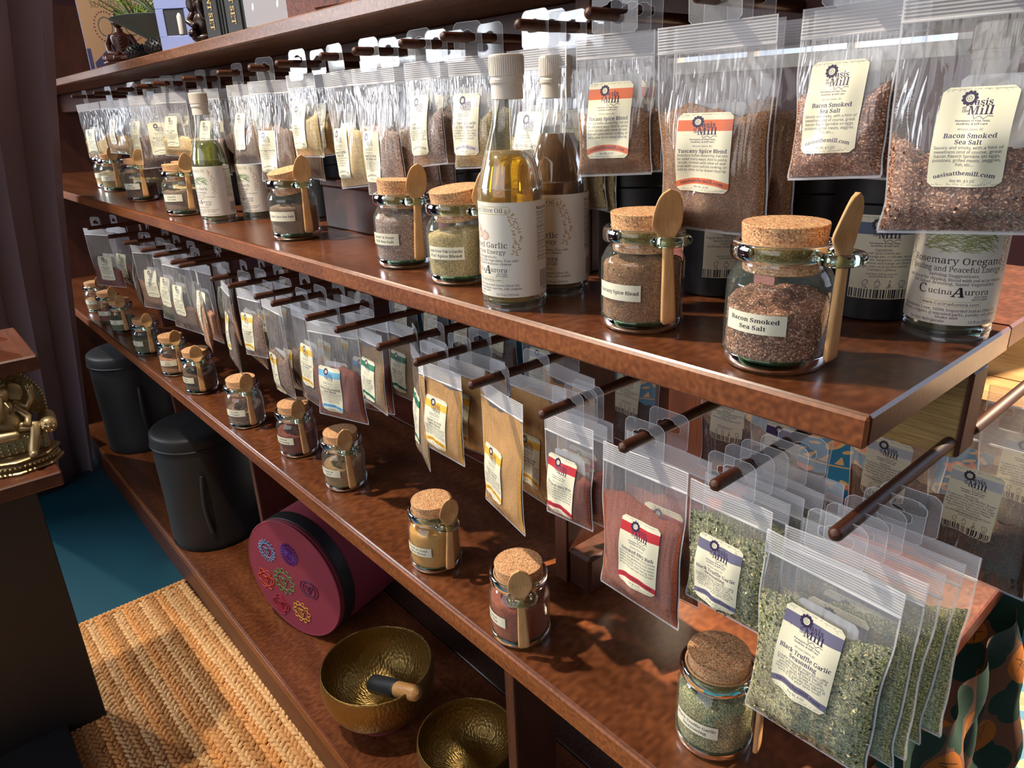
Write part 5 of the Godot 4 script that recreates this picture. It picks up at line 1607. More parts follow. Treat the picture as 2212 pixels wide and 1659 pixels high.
	for k in 2:
		var f := thing("beaded_ball", "black beaded ball foot under the %s of the grey green dish" % ["left", "right"][k], "ornament", at([-1.735, -1.585][k], y + 0.0185, -0.115), 0.0, "beaded balls under the dish")
		var b := Geo.new()
		b.ball(Vector3.ZERO, Vector3(0.029, 0.0175, 0.029), 20, 10)
		part("core", b.done(), M.black_tin, f)
		b = Geo.new()
		for i in 150:
			var ph := acos(1.0 - 2.0 * (i + 0.5) / 150.0)
			var th := i * 2.39996
			var p := Vector3(sin(ph) * cos(th) * 0.029, cos(ph) * 0.0175, sin(ph) * sin(th) * 0.029)
			b.ball(p, Vector3.ONE * 0.0024, 6, 4)
		part("beads", b.done(), mat("bead_black", Color(0.03, 0.03, 0.035), 0.15), f)
	var leafm := [mat("air_plant_silver", Color(0.42, 0.47, 0.36), 0.6), mat("air_plant_lime", Color(0.5, 0.62, 0.16), 0.55)]
	for k in 5:
		var c: Vector3 = [Vector3(-0.055, 0.045, 0.06), Vector3(0.005, 0.04, 0.075), Vector3(0.075, 0.045, 0.045), Vector3(0.03, 0.04, 0.0), Vector3(-0.075, 0.05, 0.01)][k]
		var pl := thing("air_plant", ["lime green air plant at the dish's left rim", "silvery air plant with long strands in the dish's middle", "silvery curling air plant at the dish's right", "tall silvery air plant at the back of the dish", "lime green air plant spilling over the dish's far left"][k], "plant", at(-1.69, y + 0.020, -0.185) + c, 0.0, "air plants in the dish")
		for i in 15:
			var a := i * 2.4 + k
			var out := rng.randf_range(0.35, 1.2)
			var len := rng.randf_range(0.07, 0.15)
			var d := Vector3(cos(a) * out, 1.0, sin(a) * out).normalized()
			var droop := Vector3(cos(a), -0.5, sin(a)) * len * rng.randf_range(0.1, 0.5)
			var pts := []
			for j in 7:
				var t := j / 6.0
				pts.append(d * len * t + droop * t * t + Vector3(0, 0.004, 0))
			part("leaf", tube(pts, 0.0028, 6, 0.0004), leafm[1 if k in [0, 4] or i % 6 == 0 else 0], pl)
	# lavender box with a cut out window
	o = thing("lavender_box", "upright lavender blue box with a dark cut-out window", "box", at(-1.46, y, -0.125), deg_to_rad(46))
	var lm := mat("lavender_card", Color(0.5, 0.56, 0.78), 0.5)
	g = Geo.new()
	g.box(Vector3(0, 0.014, 0), Vector3(0.07, 0.028, 0.05), 0.001)
	g.box(Vector3(0, 0.165, 0), Vector3(0.07, 0.18, 0.05), 0.001)
	g.box(Vector3(-0.027, 0.05, 0), Vector3(0.016, 0.05, 0.05), 0.0008)
	g.box(Vector3(0.0285, 0.05, 0), Vector3(0.013, 0.05, 0.05), 0.0008)
	g.box(Vector3(0, 0.05, -0.02), Vector3(0.068, 0.05, 0.008))
	part("carton", g.done(), lm, o)
	part("dark_insert", box(Vector3(0, 0.05, 0.008), Vector3(0.044, 0.05, 0.03), 0.001), M.black_tin, o)
	part("glass_vial", lathe([Vector2(0.0001, 0.03), Vector2(0.006, 0.03), Vector2(0.006, 0.062), Vector2(0.003, 0.068), Vector2(0.0001, 0.068)], 14), M.paper_back, o, Vector3(0.01, 0, 0.02))
	# red book behind it
	o = thing("red_book", "rose red book standing behind the lavender box", "book", at(-1.38, y, -0.18), deg_to_rad(40))
	part("cover", box(Vector3(0, 0.11, 0), Vector3(0.075, 0.22, 0.022), 0.0015), mat("rose_cover", Color(0.6, 0.16, 0.22), 0.5), o)
	part("pages", box(Vector3(0.002, 0.11, 0), Vector3(0.074, 0.214, 0.017)), M.paper_back, o)
	# dark carved figurine
	var dk := mat("dark_carving", Color(0.13, 0.065, 0.045), 0.28)
	o = thing("carved_figurine", "dark brown carved wooden figurine with knobbly folds, leaning on the black box sets", "figurine", at(-1.262, y, -0.1), deg_to_rad(55))
	g = Geo.new()
	g.ball(Vector3(0, 0.008, 0), Vector3(0.026, 0.009, 0.02), 14, 8)
	g.ball(Vector3(0, 0.03, 0), Vector3(0.021, 0.023, 0.016), 14, 10)
	for s: float in [-1.0, 1.0]:
		g.ball(Vector3(s * 0.018, 0.015, 0.01), Vector3(0.01, 0.008, 0.012), 10, 8)
		g.tube([Vector3(s * 0.018, 0.046, 0), Vector3(s * 0.025, 0.034, 0.006), Vector3(s * 0.013, 0.026, 0.018)], 0.006, 8)
	part("seated_body", g.done(), dk, o)
	g = Geo.new()
	g.ball(Vector3(0, 0.062, 0.003), Vector3(0.0155, 0.0165, 0.015), 14, 10)
	g.tube([Vector3(0, 0.062, 0.016), Vector3(0.001, 0.05, 0.021), Vector3(0.004, 0.038, 0.021), Vector3(0.01, 0.034, 0.022)], 0.0055, 8, true, 0.003)
	for s: float in [-1.0, 1.0]:
		g.ball(Vector3(s * 0.0185, 0.062, -0.001), Vector3(0.0085, 0.0135, 0.003), 10, 8)
		g.ball(Vector3(s * 0.006, 0.067, 0.0155), Vector3(0.002, 0.0014, 0.0015), 6, 5)
	for k in 4:
		g.ball(Vector3(0, 0.077 + k * 0.0055, 0), Vector3(0.0115 - k * 0.0025, 0.0045, 0.0115 - k * 0.0025), 12, 6)
	part("crowned_head", g.done(), dk, o)
	# two black box sets with gilt lettering down the spine
	var gilt := mat("gilt", Color(0.75, 0.66, 0.42), 0.4)
	for k in 2:
		o = thing("box_set", "black box set with pale lettering down its spine, %s" % ["beside the carved figurine", "beside the pale grey card"][k], "book", at(-1.185 + 0.095 * k, y, -0.085), deg_to_rad(18), "black box sets")
		part("slipcase", box(Vector3(0, 0.1, -0.06), Vector3(0.036, 0.2, 0.12), 0.0012), M.black_tin, o)
		for j in 3:
			part("booklet", box(Vector3(0.021 + j * 0.008, 0.097, -0.06), Vector3(0.006, 0.194, 0.116), 0.0008), mat("dark_green_board", Color(0.05, 0.075, 0.065), 0.5), o)
		var tm := TextMesh.new()
		tm.text = "ENCHANTMENT SET"
		var f := SystemFont.new()
		f.font_names = PackedStringArray(["Droid Serif"])
		f.font_weight = 700
		tm.font = f
		tm.font_size = 24
		tm.pixel_size = 0.00058
		tm.depth = 0.0004
		var t := part("gilt_lettering", tm, gilt, o, Vector3(0.0, 0.085, 0.0005))
		t.rotation.z = -PI / 2
	# pale grey card
	img = Image.create(160, 420, false, Image.FORMAT_RGB8)
	img.fill(Color(0.6, 0.6, 0.64))
	write(img, "LOVE", sans, 20, 80, 300, Color(0.9, 0.9, 0.92))
	write(img, "Oracle &", serif, 18, 80, 326, Color(0.9, 0.9, 0.92))
	write(img, "Insights", serif, 18, 80, 348, Color(0.9, 0.9, 0.92))
	for p: Vector2 in [Vector2(30, 300), Vector2(130, 292), Vector2(34, 372), Vector2(126, 372)]:
		ell(img, p.x, p.y, 4, 9, 0.2, Color(0.88, 0.86, 0.88))
	var gm := mat("grey_card", Color.WHITE, 0.6)
	gm.albedo_texture = keep("tex_greycard", img)
	o = thing("card_deck", "pale grey boxed card deck with white print", "box", at(-0.985, y, -0.092), deg_to_rad(20))
	part("carton", box(Vector3(0, 0.12, -0.022), Vector3(0.092, 0.24, 0.04), 0.0012), mat("grey_side", Color(0.42, 0.4, 0.42), 0.6), o)
	q = Geo.new()
	q.quad(Vector3(-0.045, 0.002, -0.0012), Vector3(-0.045, 0.238, -0.0012), Vector3(0.045, 0.238, -0.0012), Vector3(0.045, 0.002, -0.0012))
	part("printed_face", q.done(), gm, o)
	# brown leather books, one in front of another
	var lb := with_tex(mat("tan_leather", Color(0.42, 0.22, 0.13), 0.6), T["tex_cork"], Vector3(9, 9, 9), 0.02)
	for k in 2:
		o = thing("leather_journal", ["brown leather journal right of the pale grey card deck", "second brown leather journal, overlapping the first on its right"][k], "book", at(-0.845 + 0.105 * k, y, -0.115 + 0.012 * k), deg_to_rad(12))
		part("cover", box(Vector3(0, 0.1, 0), Vector3(0.13, 0.2, 0.03), 0.004), lb, o)
		part("strap", box(Vector3(0.02, 0.1, 0.0), Vector3(0.01, 0.204, 0.034), 0.001), M.upright, o)
	for k in 6:
		var sx := -0.70 + 0.018 * k
		var s := thing("tumbled_stone", "small %s stone on the top shelf's front edge, %s from the left" % [["white", "grey", "white", "clear grey", "milky", "white"][k], ORD[k]], "stone", at(sx, y + 0.0052, -0.083 - 0.004 * (k % 2)), k * 1.1)
		part("pebble", ball(Vector3.ZERO, Vector3(0.0075, 0.0055, 0.006), 10, 7), M.cap_white if k % 2 == 0 else M.paper_back, s)

# ---------------------------------------------------------------- things on the bottom shelf
func bottom_shelf_things() -> void:
	var y := -1.065 + 0.0002
	for k in 2:
		var o := thing("drum_case", ["near black nylon drum case with domed lid on the bottom shelf", "far black nylon drum case in the dark by the curtain"][k], "case", at([-2.01, -2.93][k], y, [-0.135, -0.165][k]), 0.3 * k, "black drum cases")
		var R: float = [0.132, 0.136][k]
		var h: float = [0.395, 0.42][k]
		var g := Geo.new()
		g.grid(56, 14, func(u: float, t: float) -> Vector3:
			var a := u * TAU
			var rr := R * (1.0 + 0.012 * sin(a * 5.0 + t * 3.0) * sin(t * 5.0) - 0.012 * smoothstep(0.0, 0.06, 0.06 - t) * 4.0)
			return Vector3(cos(a) * rr, t * h * 0.86, sin(a) * rr), true, true)
		g.lathe([Vector2(0.0001, 0.0005), Vector2(R * 0.94, 0.0005), Vector2(R, 0.006)], 56)
		part("body", g.done(), M.black_nylon, o)
		part("lid", lathe(smooth([Vector2(R, h * 0.86), Vector2(R * 1.02, h * 0.868), Vector2(R * 1.015, h * 0.93), Vector2(R * 0.96, h * 0.965), Vector2(R * 0.7, h * 0.985), Vector2(0.0001, h)], 3), 56), M.black_nylon, o)
		g = Geo.new()
		var ring := []
		for j in 41:
			ring.append(Vector3(cos(j * TAU / 40) * R * 1.022, h * 0.862, sin(j * TAU / 40) * R * 1.022))
		g.tube(ring, 0.0042, 6, false)
		part("zipper", g.done(), M.zipper, o)
		var st := []
		for j in 9:
			var a := 0.35 + 0.09 * sin(j * PI / 8.0)
			st.append(Vector3(cos(a) * (R + 0.006 + 0.016 * sin(j * PI / 8.0)), h * 0.18 + j * h * 0.06, sin(a) * (R + 0.006)))
		part("carry_strap", tube(st, 0.007, 6), M.black_nylon, o)
	# maroon drum case lying on its side
	var R := 0.163
	var o := thing("round_drum_case", "maroon drum case lying on its side, seven embroidered emblems on its lid", "case", at(-1.355, y + R + 0.002, -0.118), deg_to_rad(17))
	var ax := Basis(Vector3.RIGHT, PI / 2)     # profile runs along +z
	part("side", lathe(smooth([Vector2(R, -0.045), Vector2(R * 1.005, -0.12), Vector2(R * 0.985, -0.24), Vector2(R * 0.93, -0.29), Vector2(R * 0.8, -0.305), Vector2(0.0001, -0.305)], 3), 56, ax), M.maroon, o)
	part("zipper_band", lathe([Vector2(R * 0.985, -0.012), Vector2(R * 1.004, -0.015), Vector2(R * 1.008, -0.045), Vector2(R * 0.99, -0.047)], 56, ax), M.zipper, o)
	var lid := part("lid", lathe(smooth([Vector2(R * 0.99, -0.012), Vector2(R * 1.0, -0.004), Vector2(R * 0.965, 0.0035), Vector2(R * 0.9, 0.0042), Vector2(0.0001, 0.0055)], 3), 56, ax), M.maroon, o)
	var ring := []
	for j in 57:
		ring.append(Vector3(cos(j * TAU / 56) * R * 0.985, sin(j * TAU / 56) * R * 0.985, 0.002))
	part("piping", tube(ring, 0.003, 6), M.maroon, lid)
	var em := [["sky_blue", Color(0.42, 0.62, 0.8), Vector2(-0.49, 0.37), 16], ["violet", Color(0.3, 0.1, 0.5), Vector2(0.02, 0.46), 22], ["orange", Color(0.85, 0.32, 0.12), Vector2(-0.64, -0.21), 6], ["green", Color(0.33, 0.6, 0.3), Vector2(-0.2, -0.10), 12], ["indigo", Color(0.17, 0.08, 0.28), Vector2(0.36, -0.05), 2], ["red", Color(0.68, 0.04, 0.12), Vector2(-0.38, -0.6), 4], ["yellow", Color(0.85, 0.68, 0.25), Vector2(0.10, -0.57), 10]]
	for e: Array in em:
		var g := Geo.new()
		var r: float = 0.175 * R * (1.35 if e[0] == "green" else 1.1)
		var n: int = e[3]
		var circ := []
		for j in 25:
			circ.append(Vector3(cos(j * TAU / 24) * r * 0.66, sin(j * TAU / 24) * r * 0.66, 0))
		g.tube(circ, 0.0009, 5, false)
		for j in n:
			var a := j * TAU / n
			var da := TAU / n * 0.5
			var pts := []
			for m in 7:
				var t := m / 6.0
				var aa := a + (t * 2.0 - 1.0) * da
				var rr := r * (0.66 + 0.34 * sin(t * PI))
				pts.append(Vector3(cos(aa) * rr, sin(aa) * rr, 0))
			g.tube(pts, 0.0009, 5, false)
		if n == 22:
			for j in 16:
				g.tube([Vector3(cos(j * 0.39) * r * 0.1, sin(j * 0.39) * r * 0.1, 0), Vector3(cos(j * 0.39 + 0.4) * r * 0.64, sin(j * 0.39 + 0.4) * r * 0.64, 0)], 0.0011, 5, false)
		# triangle and a curl in the middle
		var tri := []
		for j in 4:
			tri.append(Vector3(cos(-PI / 2 + j * TAU / 3) * r * 0.5, sin(-PI / 2 + j * TAU / 3) * r * 0.5, 0))
		g.tube(tri, 0.0009, 5, false)
		g.tube([Vector3(-r * 0.18, r * 0.16, 0), Vector3(r * 0.12, r * 0.18, 0), Vector3(-r * 0.05, -r * 0.02, 0), Vector3(r * 0.14, -r * 0.2, 0)], 0.0012, 5, false)
		var p: Vector2 = e[2]
		var m := mat("thread_" + str(e[0]), e[1], 0.55)
		var q := part("embroidered_emblem", g.done(), m, lid, Vector3(p.x * R, p.y * R, 0.0058))
		q.set_meta("label", "%s embroidered emblem" % String(e[0]).replace("_", " "))
	part("carry_handle", tube([Vector3(-0.05, R * 0.995, -0.16), Vector3(-0.03, R * 1.07, -0.16), Vector3(0.03, R * 1.07, -0.16), Vector3(0.05, R * 0.995, -0.16)], 0.008, 8), M.maroon, o)
	# singing bowls
	bowl("large hammered brass singing bowl on a maroon cushion ring", at(-0.978, y + 0.018, -0.128), 0.122, 0.122)
	var cu := thing("cushion_ring", "maroon ring cushion under the large brass bowl", "cushion", at(-0.978, y, -0.128))
	var tor := []
	for j in 33:
		tor.append(Vector3(cos(j * TAU / 32) * 0.058, 0.0125, sin(j * TAU / 32) * 0.058))
	part("ring", tube(tor, 0.0125, 10), M.maroon, cu)
	bowl("smaller plain brass singing bowl half hidden by the upright", at(-0.728, y + 0.0005, -0.178), 0.1, 0.095)
	var ml := thing("mallet", "short bowl mallet with black grip and pale wood end resting in the large bowl", "mallet", at(-0.851, -0.925, -0.143))
	var p0 := Vector3(0, 0, 0)
	var p2 := Vector3(-0.138, -0.060, 0.020)
	part("wooden_end", tube([p0, p0.lerp(p2, 0.25), p0.lerp(p2, 0.5)], 0.0165, 18), M.oak, ml)
	part("black_sleeve", tube([p0.lerp(p2, 0.45), p0.lerp(p2, 0.7), p2], 0.0205, 18), M.black_nylon, ml)

func bowl(label: String, p: Vector3, R: float, h: float) -> void:
	var o := thing("singing_bowl", label, "bowl", p, 0.0, "brass singing bowls")
	part("bowl", lathe(smooth([Vector2(0.0001, 0.0), Vector2(R * 0.42, 0.001), Vector2(R * 0.72, h * 0.13), Vector2(R * 0.92, h * 0.38), Vector2(R, h * 0.7), Vector2(R * 0.985, h * 0.985), Vector2(R * 0.975, h), Vector2(R * 0.955, h * 0.995), Vector2(R * 0.965, h * 0.7), Vector2(R * 0.885, h * 0.4), Vector2(R * 0.69, h * 0.16), Vector2(R * 0.4, h * 0.045), Vector2(0.0001, h * 0.04)], 4), 72), M.brass, o)

# ---------------------------------------------------------------- the corner at the left: drape, stand with statue, rug
func left_corner() -> void:
	var vel := mat("plum_velvet", Color(0.5, 0.43, 0.47), 0.9)
	vel.rim_enabled = true
	vel.rim = 0.5
	var g := Geo.new()
	var edge := [Vector2(0.53, -1.69), Vector2(0.437, -1.80), Vector2(0.257, -1.985), Vector2(0.0, -2.23), Vector2(-0.273, -2.45), Vector2(-0.49, -2.607), Vector2(-0.795, -2.82), Vector2(-1.05, -2.995), Vector2(-1.185, -3.09)]
	g.grid(60, 32, func(u: float, t: float) -> Vector3:
		var q := t * 8.0
		var k := mini(7, int(q))
		var e: Vector2 = edge[k].lerp(edge[k + 1], q - k)
		var f := u * 19.0
		return Vector3(e.y + 0.10 * u + 0.028 * sin(f + t * 1.3), YA + e.x, 0.022 + 0.36 * u + 0.01 * sin(f * 2.1 + t)))
	var d := part(numbered("curtain"), g.done(), vel, self)
	tag(d, "dusky plum velvet curtain hanging at the left end of the shelves", "curtain")
	var rod := thing("curtain_rod", "dark curtain rod above the left end of the shelves", "rod", Vector3(-1.66, 2.91, 0.2))
	part("pole", tube([Vector3(-0.05, -1.19, -0.2), Vector3(0, -1.19, 0), Vector3(0.05, -1.19, 0.2)], 0.014, 10), M.black_tin, rod)
	for s: float in [-1.0, 1.0]:
		part("hanger", tube([Vector3(s * 0.04, -1.19, s * 0.17), Vector3(s * 0.04, 0.1, s * 0.17), Vector3(s * 0.04, 1.385, s * 0.17)], 0.006, 8), M.black_tin, rod)
	# stand with two wooden boards
	var o := thing("display_stand", "black display stand with brown wooden boards at the left edge", "stand", Vector3(-1.268, 0.0, 0.298))
	part("board", box(Vector3(-0.14, YA - 0.419, 0.2), Vector3(0.28, 0.028, 0.4), 0.003), M.shelf_brown, o)
	part("board", box(Vector3(-0.19, YA - 0.214, 0.18), Vector3(0.26, 0.028, 0.4), 0.003), M.shelf_brown, o)
	part("upright_panel", box(Vector3(-0.29, YA * 0.5 - 0.06, 0.21), Vector3(0.02, YA - 0.12, 0.36), 0.002), M.black_tin, o)
	part("foot", box(Vector3(-0.2, 0.02, 0.26), Vector3(0.2, 0.04, 0.3), 0.003), M.black_tin, o)
	var fr := thing("black_frame", "black box with a thin gold line on the stand's upper board", "box", Vector3(-1.42, YA - 0.1998, 0.36), PI / 2)
	part("body", box(Vector3(-0.02, 0.06, -0.02), Vector3(0.08, 0.12, 0.05), 0.002), M.black_tin, fr)
	part("gold_line", box(Vector3(0.008, 0.06, 0.0053), Vector3(0.0012, 0.1, 0.0006)), M.brass_dull, fr)
	# dark cabinet against the curtain's foot
	o = thing("dark_cabinet", "low dark cabinet standing against the curtain's foot behind the brass statue", "cabinet", Vector3(-2.93, 0.0, 0.40), deg_to_rad(12))
	part("body", box(Vector3(-0.16, 0.3, 0.0), Vector3(0.3, 0.6, 0.5), 0.004), M.black_nylon, o)
	part("top", box(Vector3(-0.155, 0.61, 0.0), Vector3(0.32, 0.02, 0.53), 0.003), M.black_tin, o)
	part("door", box(Vector3(-0.004, 0.3, 0.0), Vector3(0.014, 0.54, 0.45), 0.002), M.black_tin, o)
	statue()
	rug()

func statue() -> void:
	var o := thing("deity_statue", "ornate brass statue of a seated elephant headed figure on a throne, at the left edge", "statue", Vector3(-1.352, YA - 0.4048, 0.352), deg_to_rad(84))
	var b: StandardMaterial3D = M.brass_dull
	var g := Geo.new()
	# stepped octagonal plinth
	for s: Array in [[0.074, 0.0, 0.007], [0.067, 0.007, 0.022], [0.072, 0.022, 0.028]]:
		g.lathe([Vector2(0.0001, s[1]), Vector2(s[0], s[1]), Vector2(s[0], s[2]), Vector2(0.0001, s[2])], 8, Basis.from_scale(Vector3(1, 1, 0.72)))
	for k in 26:
		var a := PI * 0.05 + k * PI * 0.9 / 25
		g.ball(Vector3(cos(a) * 0.068, 0.0145, sin(a) * 0.049), Vector3.ONE * 0.0028, 6, 5)
	part("plinth", g.done(), b, o)
	# throne back: scalloped halo with beaded rim
	g = Geo.new()
	g.grid(48, 4, func(u: float, t: float) -> Vector3:
		var a := -0.35 + u * (PI + 0.7)
		var r := t * (0.066 + 0.0035 * absf(sin(a * 9.0)))
		return Vector3(cos(a) * r, 0.105 + sin(a) * r * 1.12, -0.028 - 0.006 * (1.0 - t)))
	g.grid(48, 1, func(u: float, t: float) -> Vector3:
		var a := -0.35 + u * (PI + 0.7)
		return Vector3(cos(a) * 0.066, 0.105 + sin(a) * 0.066 * 1.12, -0.028 - t * 0.012), true)
	part("halo", g.done(), b, o)
	g = Geo.new()
	for k in 44:
		var a := -0.35 + k * (PI + 0.7) / 43
		g.ball(Vector3(cos(a) * 0.0665, 0.105 + sin(a) * 0.0665 * 1.12, -0.0265), Vector3.ONE * 0.0031, 7, 5)
		if k % 2 == 0:
			g.ball(Vector3(cos(a) * 0.055, 0.105 + sin(a) * 0.055 * 1.12, -0.0275), Vector3.ONE * 0.0024, 6, 5)
			g.ball(Vector3(cos(a) * 0.047, 0.105 + sin(a) * 0.047 * 1.12, -0.0285), Vector3.ONE * 0.0019, 6, 5)
	part("halo_beads", g.done(), b, o)
	# seat with bolsters
	g = Geo.new()
	g.box(Vector3(0, 0.047, -0.008), Vector3(0.115, 0.04, 0.06), 0.005)
	for s: float in [-1.0, 1.0]:
		g.tube([Vector3(s * 0.062, 0.072, -0.03), Vector3(s * 0.062, 0.072, -0.004), Vector3(s * 0.062, 0.072, 0.022)], 0.015, 14)
		for k in 7:
			var a := k * TAU / 6
			g.ball(Vector3(s * 0.062 + (cos(a) * 0.0085 if k < 6 else 0.0), 0.072 + (sin(a) * 0.0085 if k < 6 else 0.0), 0.032), Vector3.ONE * 0.0026, 6, 5)
	for k in 40:
		g.ball(Vector3(-0.05 + (k % 10) * 0.011, 0.034 + (k / 10) * 0.008, 0.0225), Vector3.ONE * 0.0024, 6, 5)
	part("throne_seat", g.done(), b, o)
	# body
	g = Geo.new()
	g.ball(Vector3(0, 0.087, 0.006), Vector3(0.028, 0.026, 0.022), 18, 12)
	g.ball(Vector3(0, 0.113, 0.0), Vector3(0.023, 0.02, 0.017), 16, 10)
	g.tube([Vector3(-0.02, 0.076, 0.008), Vector3(-0.045, 0.075, 0.022), Vector3(-0.02, 0.073, 0.036), Vector3(0.012, 0.071, 0.036)], 0.0125, 12, true, 0.008)
	g.tube([Vector3(0.02, 0.076, 0.008), Vector3(0.044, 0.076, 0.022), Vector3(0.036, 0.056, 0.033), Vector3(0.03, 0.036, 0.036), Vector3(0.028, 0.031, 0.046)], 0.0125, 12, true, 0.007)
	for s: float in [-1.0, 1.0]:
		g.tube([Vector3(s * 0.021, 0.122, 0), Vector3(s * 0.04, 0.11, 0.004), Vector3(s * 0.05, 0.128, 0.008), Vector3(s * 0.05, 0.142, 0.01)], 0.0075, 10, true, 0.005)
		g.tube([Vector3(s * 0.02, 0.116, 0.004), Vector3(s * 0.036, 0.094, 0.014), Vector3(s * 0.032, 0.084, 0.03), Vector3(s * 0.024, 0.09, 0.038)], 0.0072, 10, true, 0.0048)
		for q in 4:
			g.ball(Vector3(s * (0.046 + q * 0.003), 0.147 + 0.002 * sin(q * 2.0), 0.012), Vector3(0.0016, 0.006, 0.002), 6, 5)
	for k in 16:
		var a := PI * (0.12 + 0.76 * k / 15.0)
		g.ball(Vector3(cos(a) * 0.021, 0.121 - sin(a) * 0.02, 0.0175), Vector3.ONE * 0.0022, 6, 5)
	part("seated_body", g.done(), b, o)
	g = Geo.new()
	g.ball(Vector3(0, 0.142, 0.006), Vector3(0.0185, 0.0185, 0.0175), 18, 12)
	g.tube([Vector3(0, 0.138, 0.021), Vector3(-0.001, 0.124, 0.029), Vector3(-0.004, 0.108, 0.03), Vector3(-0.013, 0.099, 0.032), Vector3(-0.02, 0.104, 0.034)], 0.0078, 12, true, 0.0038)
	for s: float in [-1.0, 1.0]:
		g.ball(Vector3(s * 0.0255, 0.14, 0.0), Vector3(0.0135, 0.0185, 0.0035), 12, 8)
		g.tube([Vector3(s * 0.009, 0.13, 0.021), Vector3(s * 0.013, 0.123, 0.03)], 0.0026, 8, true, 0.0012)
		g.ball(Vector3(s * 0.0078, 0.146, 0.0215), Vector3(0.0026, 0.0018, 0.0018), 8, 5)
	for k in 5:
		g.lathe([Vector2(0.0001, 0.157 + k * 0.006), Vector2(0.0165 - k * 0.003, 0.157 + k * 0.006), Vector2(0.015 - k * 0.003, 0.163 + k * 0.006), Vector2(0.0001, 0.163 + k * 0.006)], 16)
	g.ball(Vector3(0, 0.19, 0), Vector3.ONE * 0.0035, 8, 6)
	part("elephant_head", g.done(), b, o)

# braided jute: every braid is a row of plaited lumps
func rug() -> void:
	var jt := mat("jute", Color.WHITE, 0.95)
	with_tex(jt, grain_tex("tex_jute", Color(0.74, 0.58, 0.4), [Color(0.78, 0.62, 0.43), Color(0.66, 0.5, 0.33), Color(0.84, 0.7, 0.52), Color(0.7, 0.52, 0.34)], Vector2(16.0, 1.6), 1500), Vector3(26, 26, 26), 0.03)
	var tones := [jt]
	for c: Color in [Color(0.93, 0.86, 0.78), Color(0.84, 0.76, 0.66), Color(1.0, 0.9, 0.78)]:
		var m: StandardMaterial3D = jt.duplicate()
		m.albedo_color = c
		tones.append(m)
	var o := thing("jute_rug", "braided tan jute rug on the floor in front of the shelves", "rug", Vector3(-1.985, 0.0005, 0.0), deg_to_rad(1.0))
	var L := 1.75
	var kinds := []
	for v in 4:
		var g := Geo.new()
		var r := RandomNumberGenerator.new()
		r.seed = 100 + v
		var step := 0.0175
		var n := int(L / step)
		for i in n:
			for s: float in [-1.0, 1.0]:
				var b := Basis(Vector3.UP, s * (0.62 + r.randf_range(-0.18, 0.18))) * Basis(Vector3.BACK, r.randf_range(-0.12, 0.12))
				g.ball(Vector3(i * step + (step * 0.5 if s > 0 else 0.0) + r.randf_range(-0.0015, 0.0015), 0.0068 + r.randf_range(-0.0006, 0.0014), s * 0.0060), Vector3(0.0140, 0.0064, 0.0068) * r.randf_range(0.88, 1.1), 7, 5, b)
		kinds.append(g.done())
	for k in 42:
		var w := 0.0238
		var q := part("braid", kinds[k % 4 if k % 7 else (k + 1) % 4], tones[[0, 1, 0, 3, 2, 0, 1, 3, 0, 2, 3][k % 11]], o, Vector3(0.014 + 0.003 * sin(k * 1.7), 0, 0.016 + k * w))
		q.rotation.y = 0.0006 * sin(k * 2.1)
	var g2 := Geo.new()
	var r2 := RandomNumberGenerator.new()
	r2.seed = 77
	for i in 84:
		for s: float in [-1.0, 1.0]:
			g2.ball(Vector3(s * 0.0035, 0.0062, 0.008 + i * 0.012 + s * 0.003), Vector3(0.0048, 0.0052, 0.0094), 7, 5, Basis(Vector3.UP, s * 0.6))
	part("edge_braid", g2.done(), tones[3], o)
	part("backing", box(Vector3(L * 0.5, 0.0015, 0.51), Vector3(L - 0.01, 0.003, 1.01)), tones[2], o)

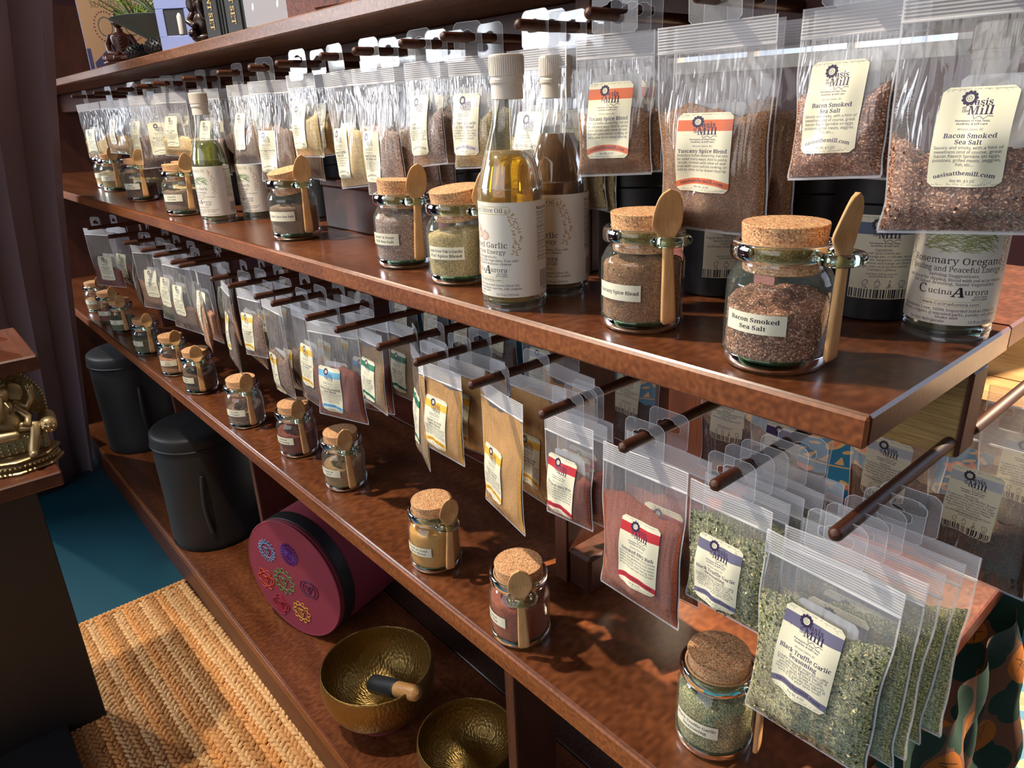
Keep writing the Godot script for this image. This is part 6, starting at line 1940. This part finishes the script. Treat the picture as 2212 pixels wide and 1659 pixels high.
# ---------------------------------------------------------------- beyond the shelves' right end
func far_side_things() -> void:
	# patterned cloth hung under the lower shelf's end
	var S := 512
	var img := Image.create(S, S, false, Image.FORMAT_RGB8)
	img.fill(Color(0.42, 0.27, 0.19))
	var r := RandomNumberGenerator.new()
	r.seed = 3
	for k in 15:
		var c := Vector2((k % 4) * 140 + (70 if (k / 4) % 2 else 0) + 20, (k / 4) * 140 + 40)
		for q in 4:
			ell(img, c.x + cos(q * PI / 2) * 28, c.y + sin(q * PI / 2) * 28, 38, 34, 0, Color(0.03, 0.2, 0.16))
	for k in 12:
		var c := Vector2((k % 4) * 140 + (0 if (k / 4) % 2 else 84) + 16, (k / 4) * 140 + 110)
		ell(img, c.x, c.y, 44, 36, 0.4, Color(0.66, 0.38, 0.08))
		for q in 5:
			line(img, c + Vector2(r.randf_range(-36, 36), r.randf_range(-26, 26)), c + Vector2(r.randf_range(-36, 36), r.randf_range(-26, 26)), 1.6, Color(0.16, 0.1, 0.06))
	var cm := mat("batik_cloth", Color.WHITE, 0.9)
	cm.albedo_texture = keep("tex_batik", img)
	cm.uv1_scale = Vector3(1.5, 1.2, 1)
	cm.cull_mode = BaseMaterial3D.CULL_DISABLED
	var g := Geo.new()
	g.grid(60, 24, func(u: float, t: float) -> Vector3:
		var z := lerpf(-0.06, -0.57, u)
		var y := YB - 0.032 - t * 0.42
		return Vector3(0.006 + 0.03 * t + (0.006 + 0.02 * t) * sin(u * 13.0 + t * 2.6) + 0.007 * sin(u * 29.0 - t * 5.0) + 0.004 * sin(u * 17.0 + t * 19.0), y, z), true)
	g.grid(50, 12, func(u: float, t: float) -> Vector3:
		return Vector3(lerpf(0.012, -0.5, u), YB - 0.032 - t * 0.42, -0.585 - 0.012 * sin(u * 40.0) * t), true)
	var c := part(numbered("hanging_cloth"), g.done(), cm, self)
	tag(c, "green, brown and mustard patterned cloth hanging below the lower shelf's right end", "cloth")
	# pale oak table in the sun with a small rack on it
	var o := thing("oak_table", "pale oak table in sunlight beyond the shelves' right end", "table", Vector3(0.35, 0.0, -1.45))
	var yt := YA - 0.35
	for k in 6:
		part("plank", box(Vector3(0, yt - 0.015, -0.36 + k * 0.144), Vector3(1.45, 0.03, 0.1425), 0.002), M.oak, o)
	part("apron", box(Vector3(0, yt - 0.075, 0.38), Vector3(1.35, 0.09, 0.02), 0.002), M.oak, o)
	part("apron", box(Vector3(0, yt - 0.075, -0.38), Vector3(1.35, 0.09, 0.02), 0.002), M.oak, o)
	for sx: float in [-1.0, 1.0]:
		for sz: float in [-1.0, 1.0]:
			part("leg", box(Vector3(sx * 0.66, (yt - 0.03) * 0.5, sz * 0.37), Vector3(0.06, yt - 0.03, 0.06), 0.003), M.oak, o)
	o = thing("wooden_rack", "dark topped wooden rack on the oak table at the right edge", "rack", Vector3(-0.16, yt, -1.66), deg_to_rad(40))
	part("top", box(Vector3(0, 0.2, 0), Vector3(0.3, 0.05, 0.16), 0.004), M.black_tin, o)
	for s: float in [-1.0, 1.0]:
		part("leg", box(Vector3(s * 0.13, 0.0875, 0), Vector3(0.03, 0.175, 0.12), 0.003), M.oak, o)
	part("rail", box(Vector3(0, 0.15, 0.03), Vector3(0.24, 0.03, 0.02), 0.002), M.shelf_brown, o)
	part("brace", box(Vector3(0, 0.03, 0.03), Vector3(0.24, 0.03, 0.02), 0.002), M.shelf_brown, o)
	part("blue_panel", box(Vector3(0, 0.09, -0.03), Vector3(0.24, 0.1, 0.01), 0.001), mat("teal_paint", Color(0.05, 0.16, 0.2), 0.6), o)
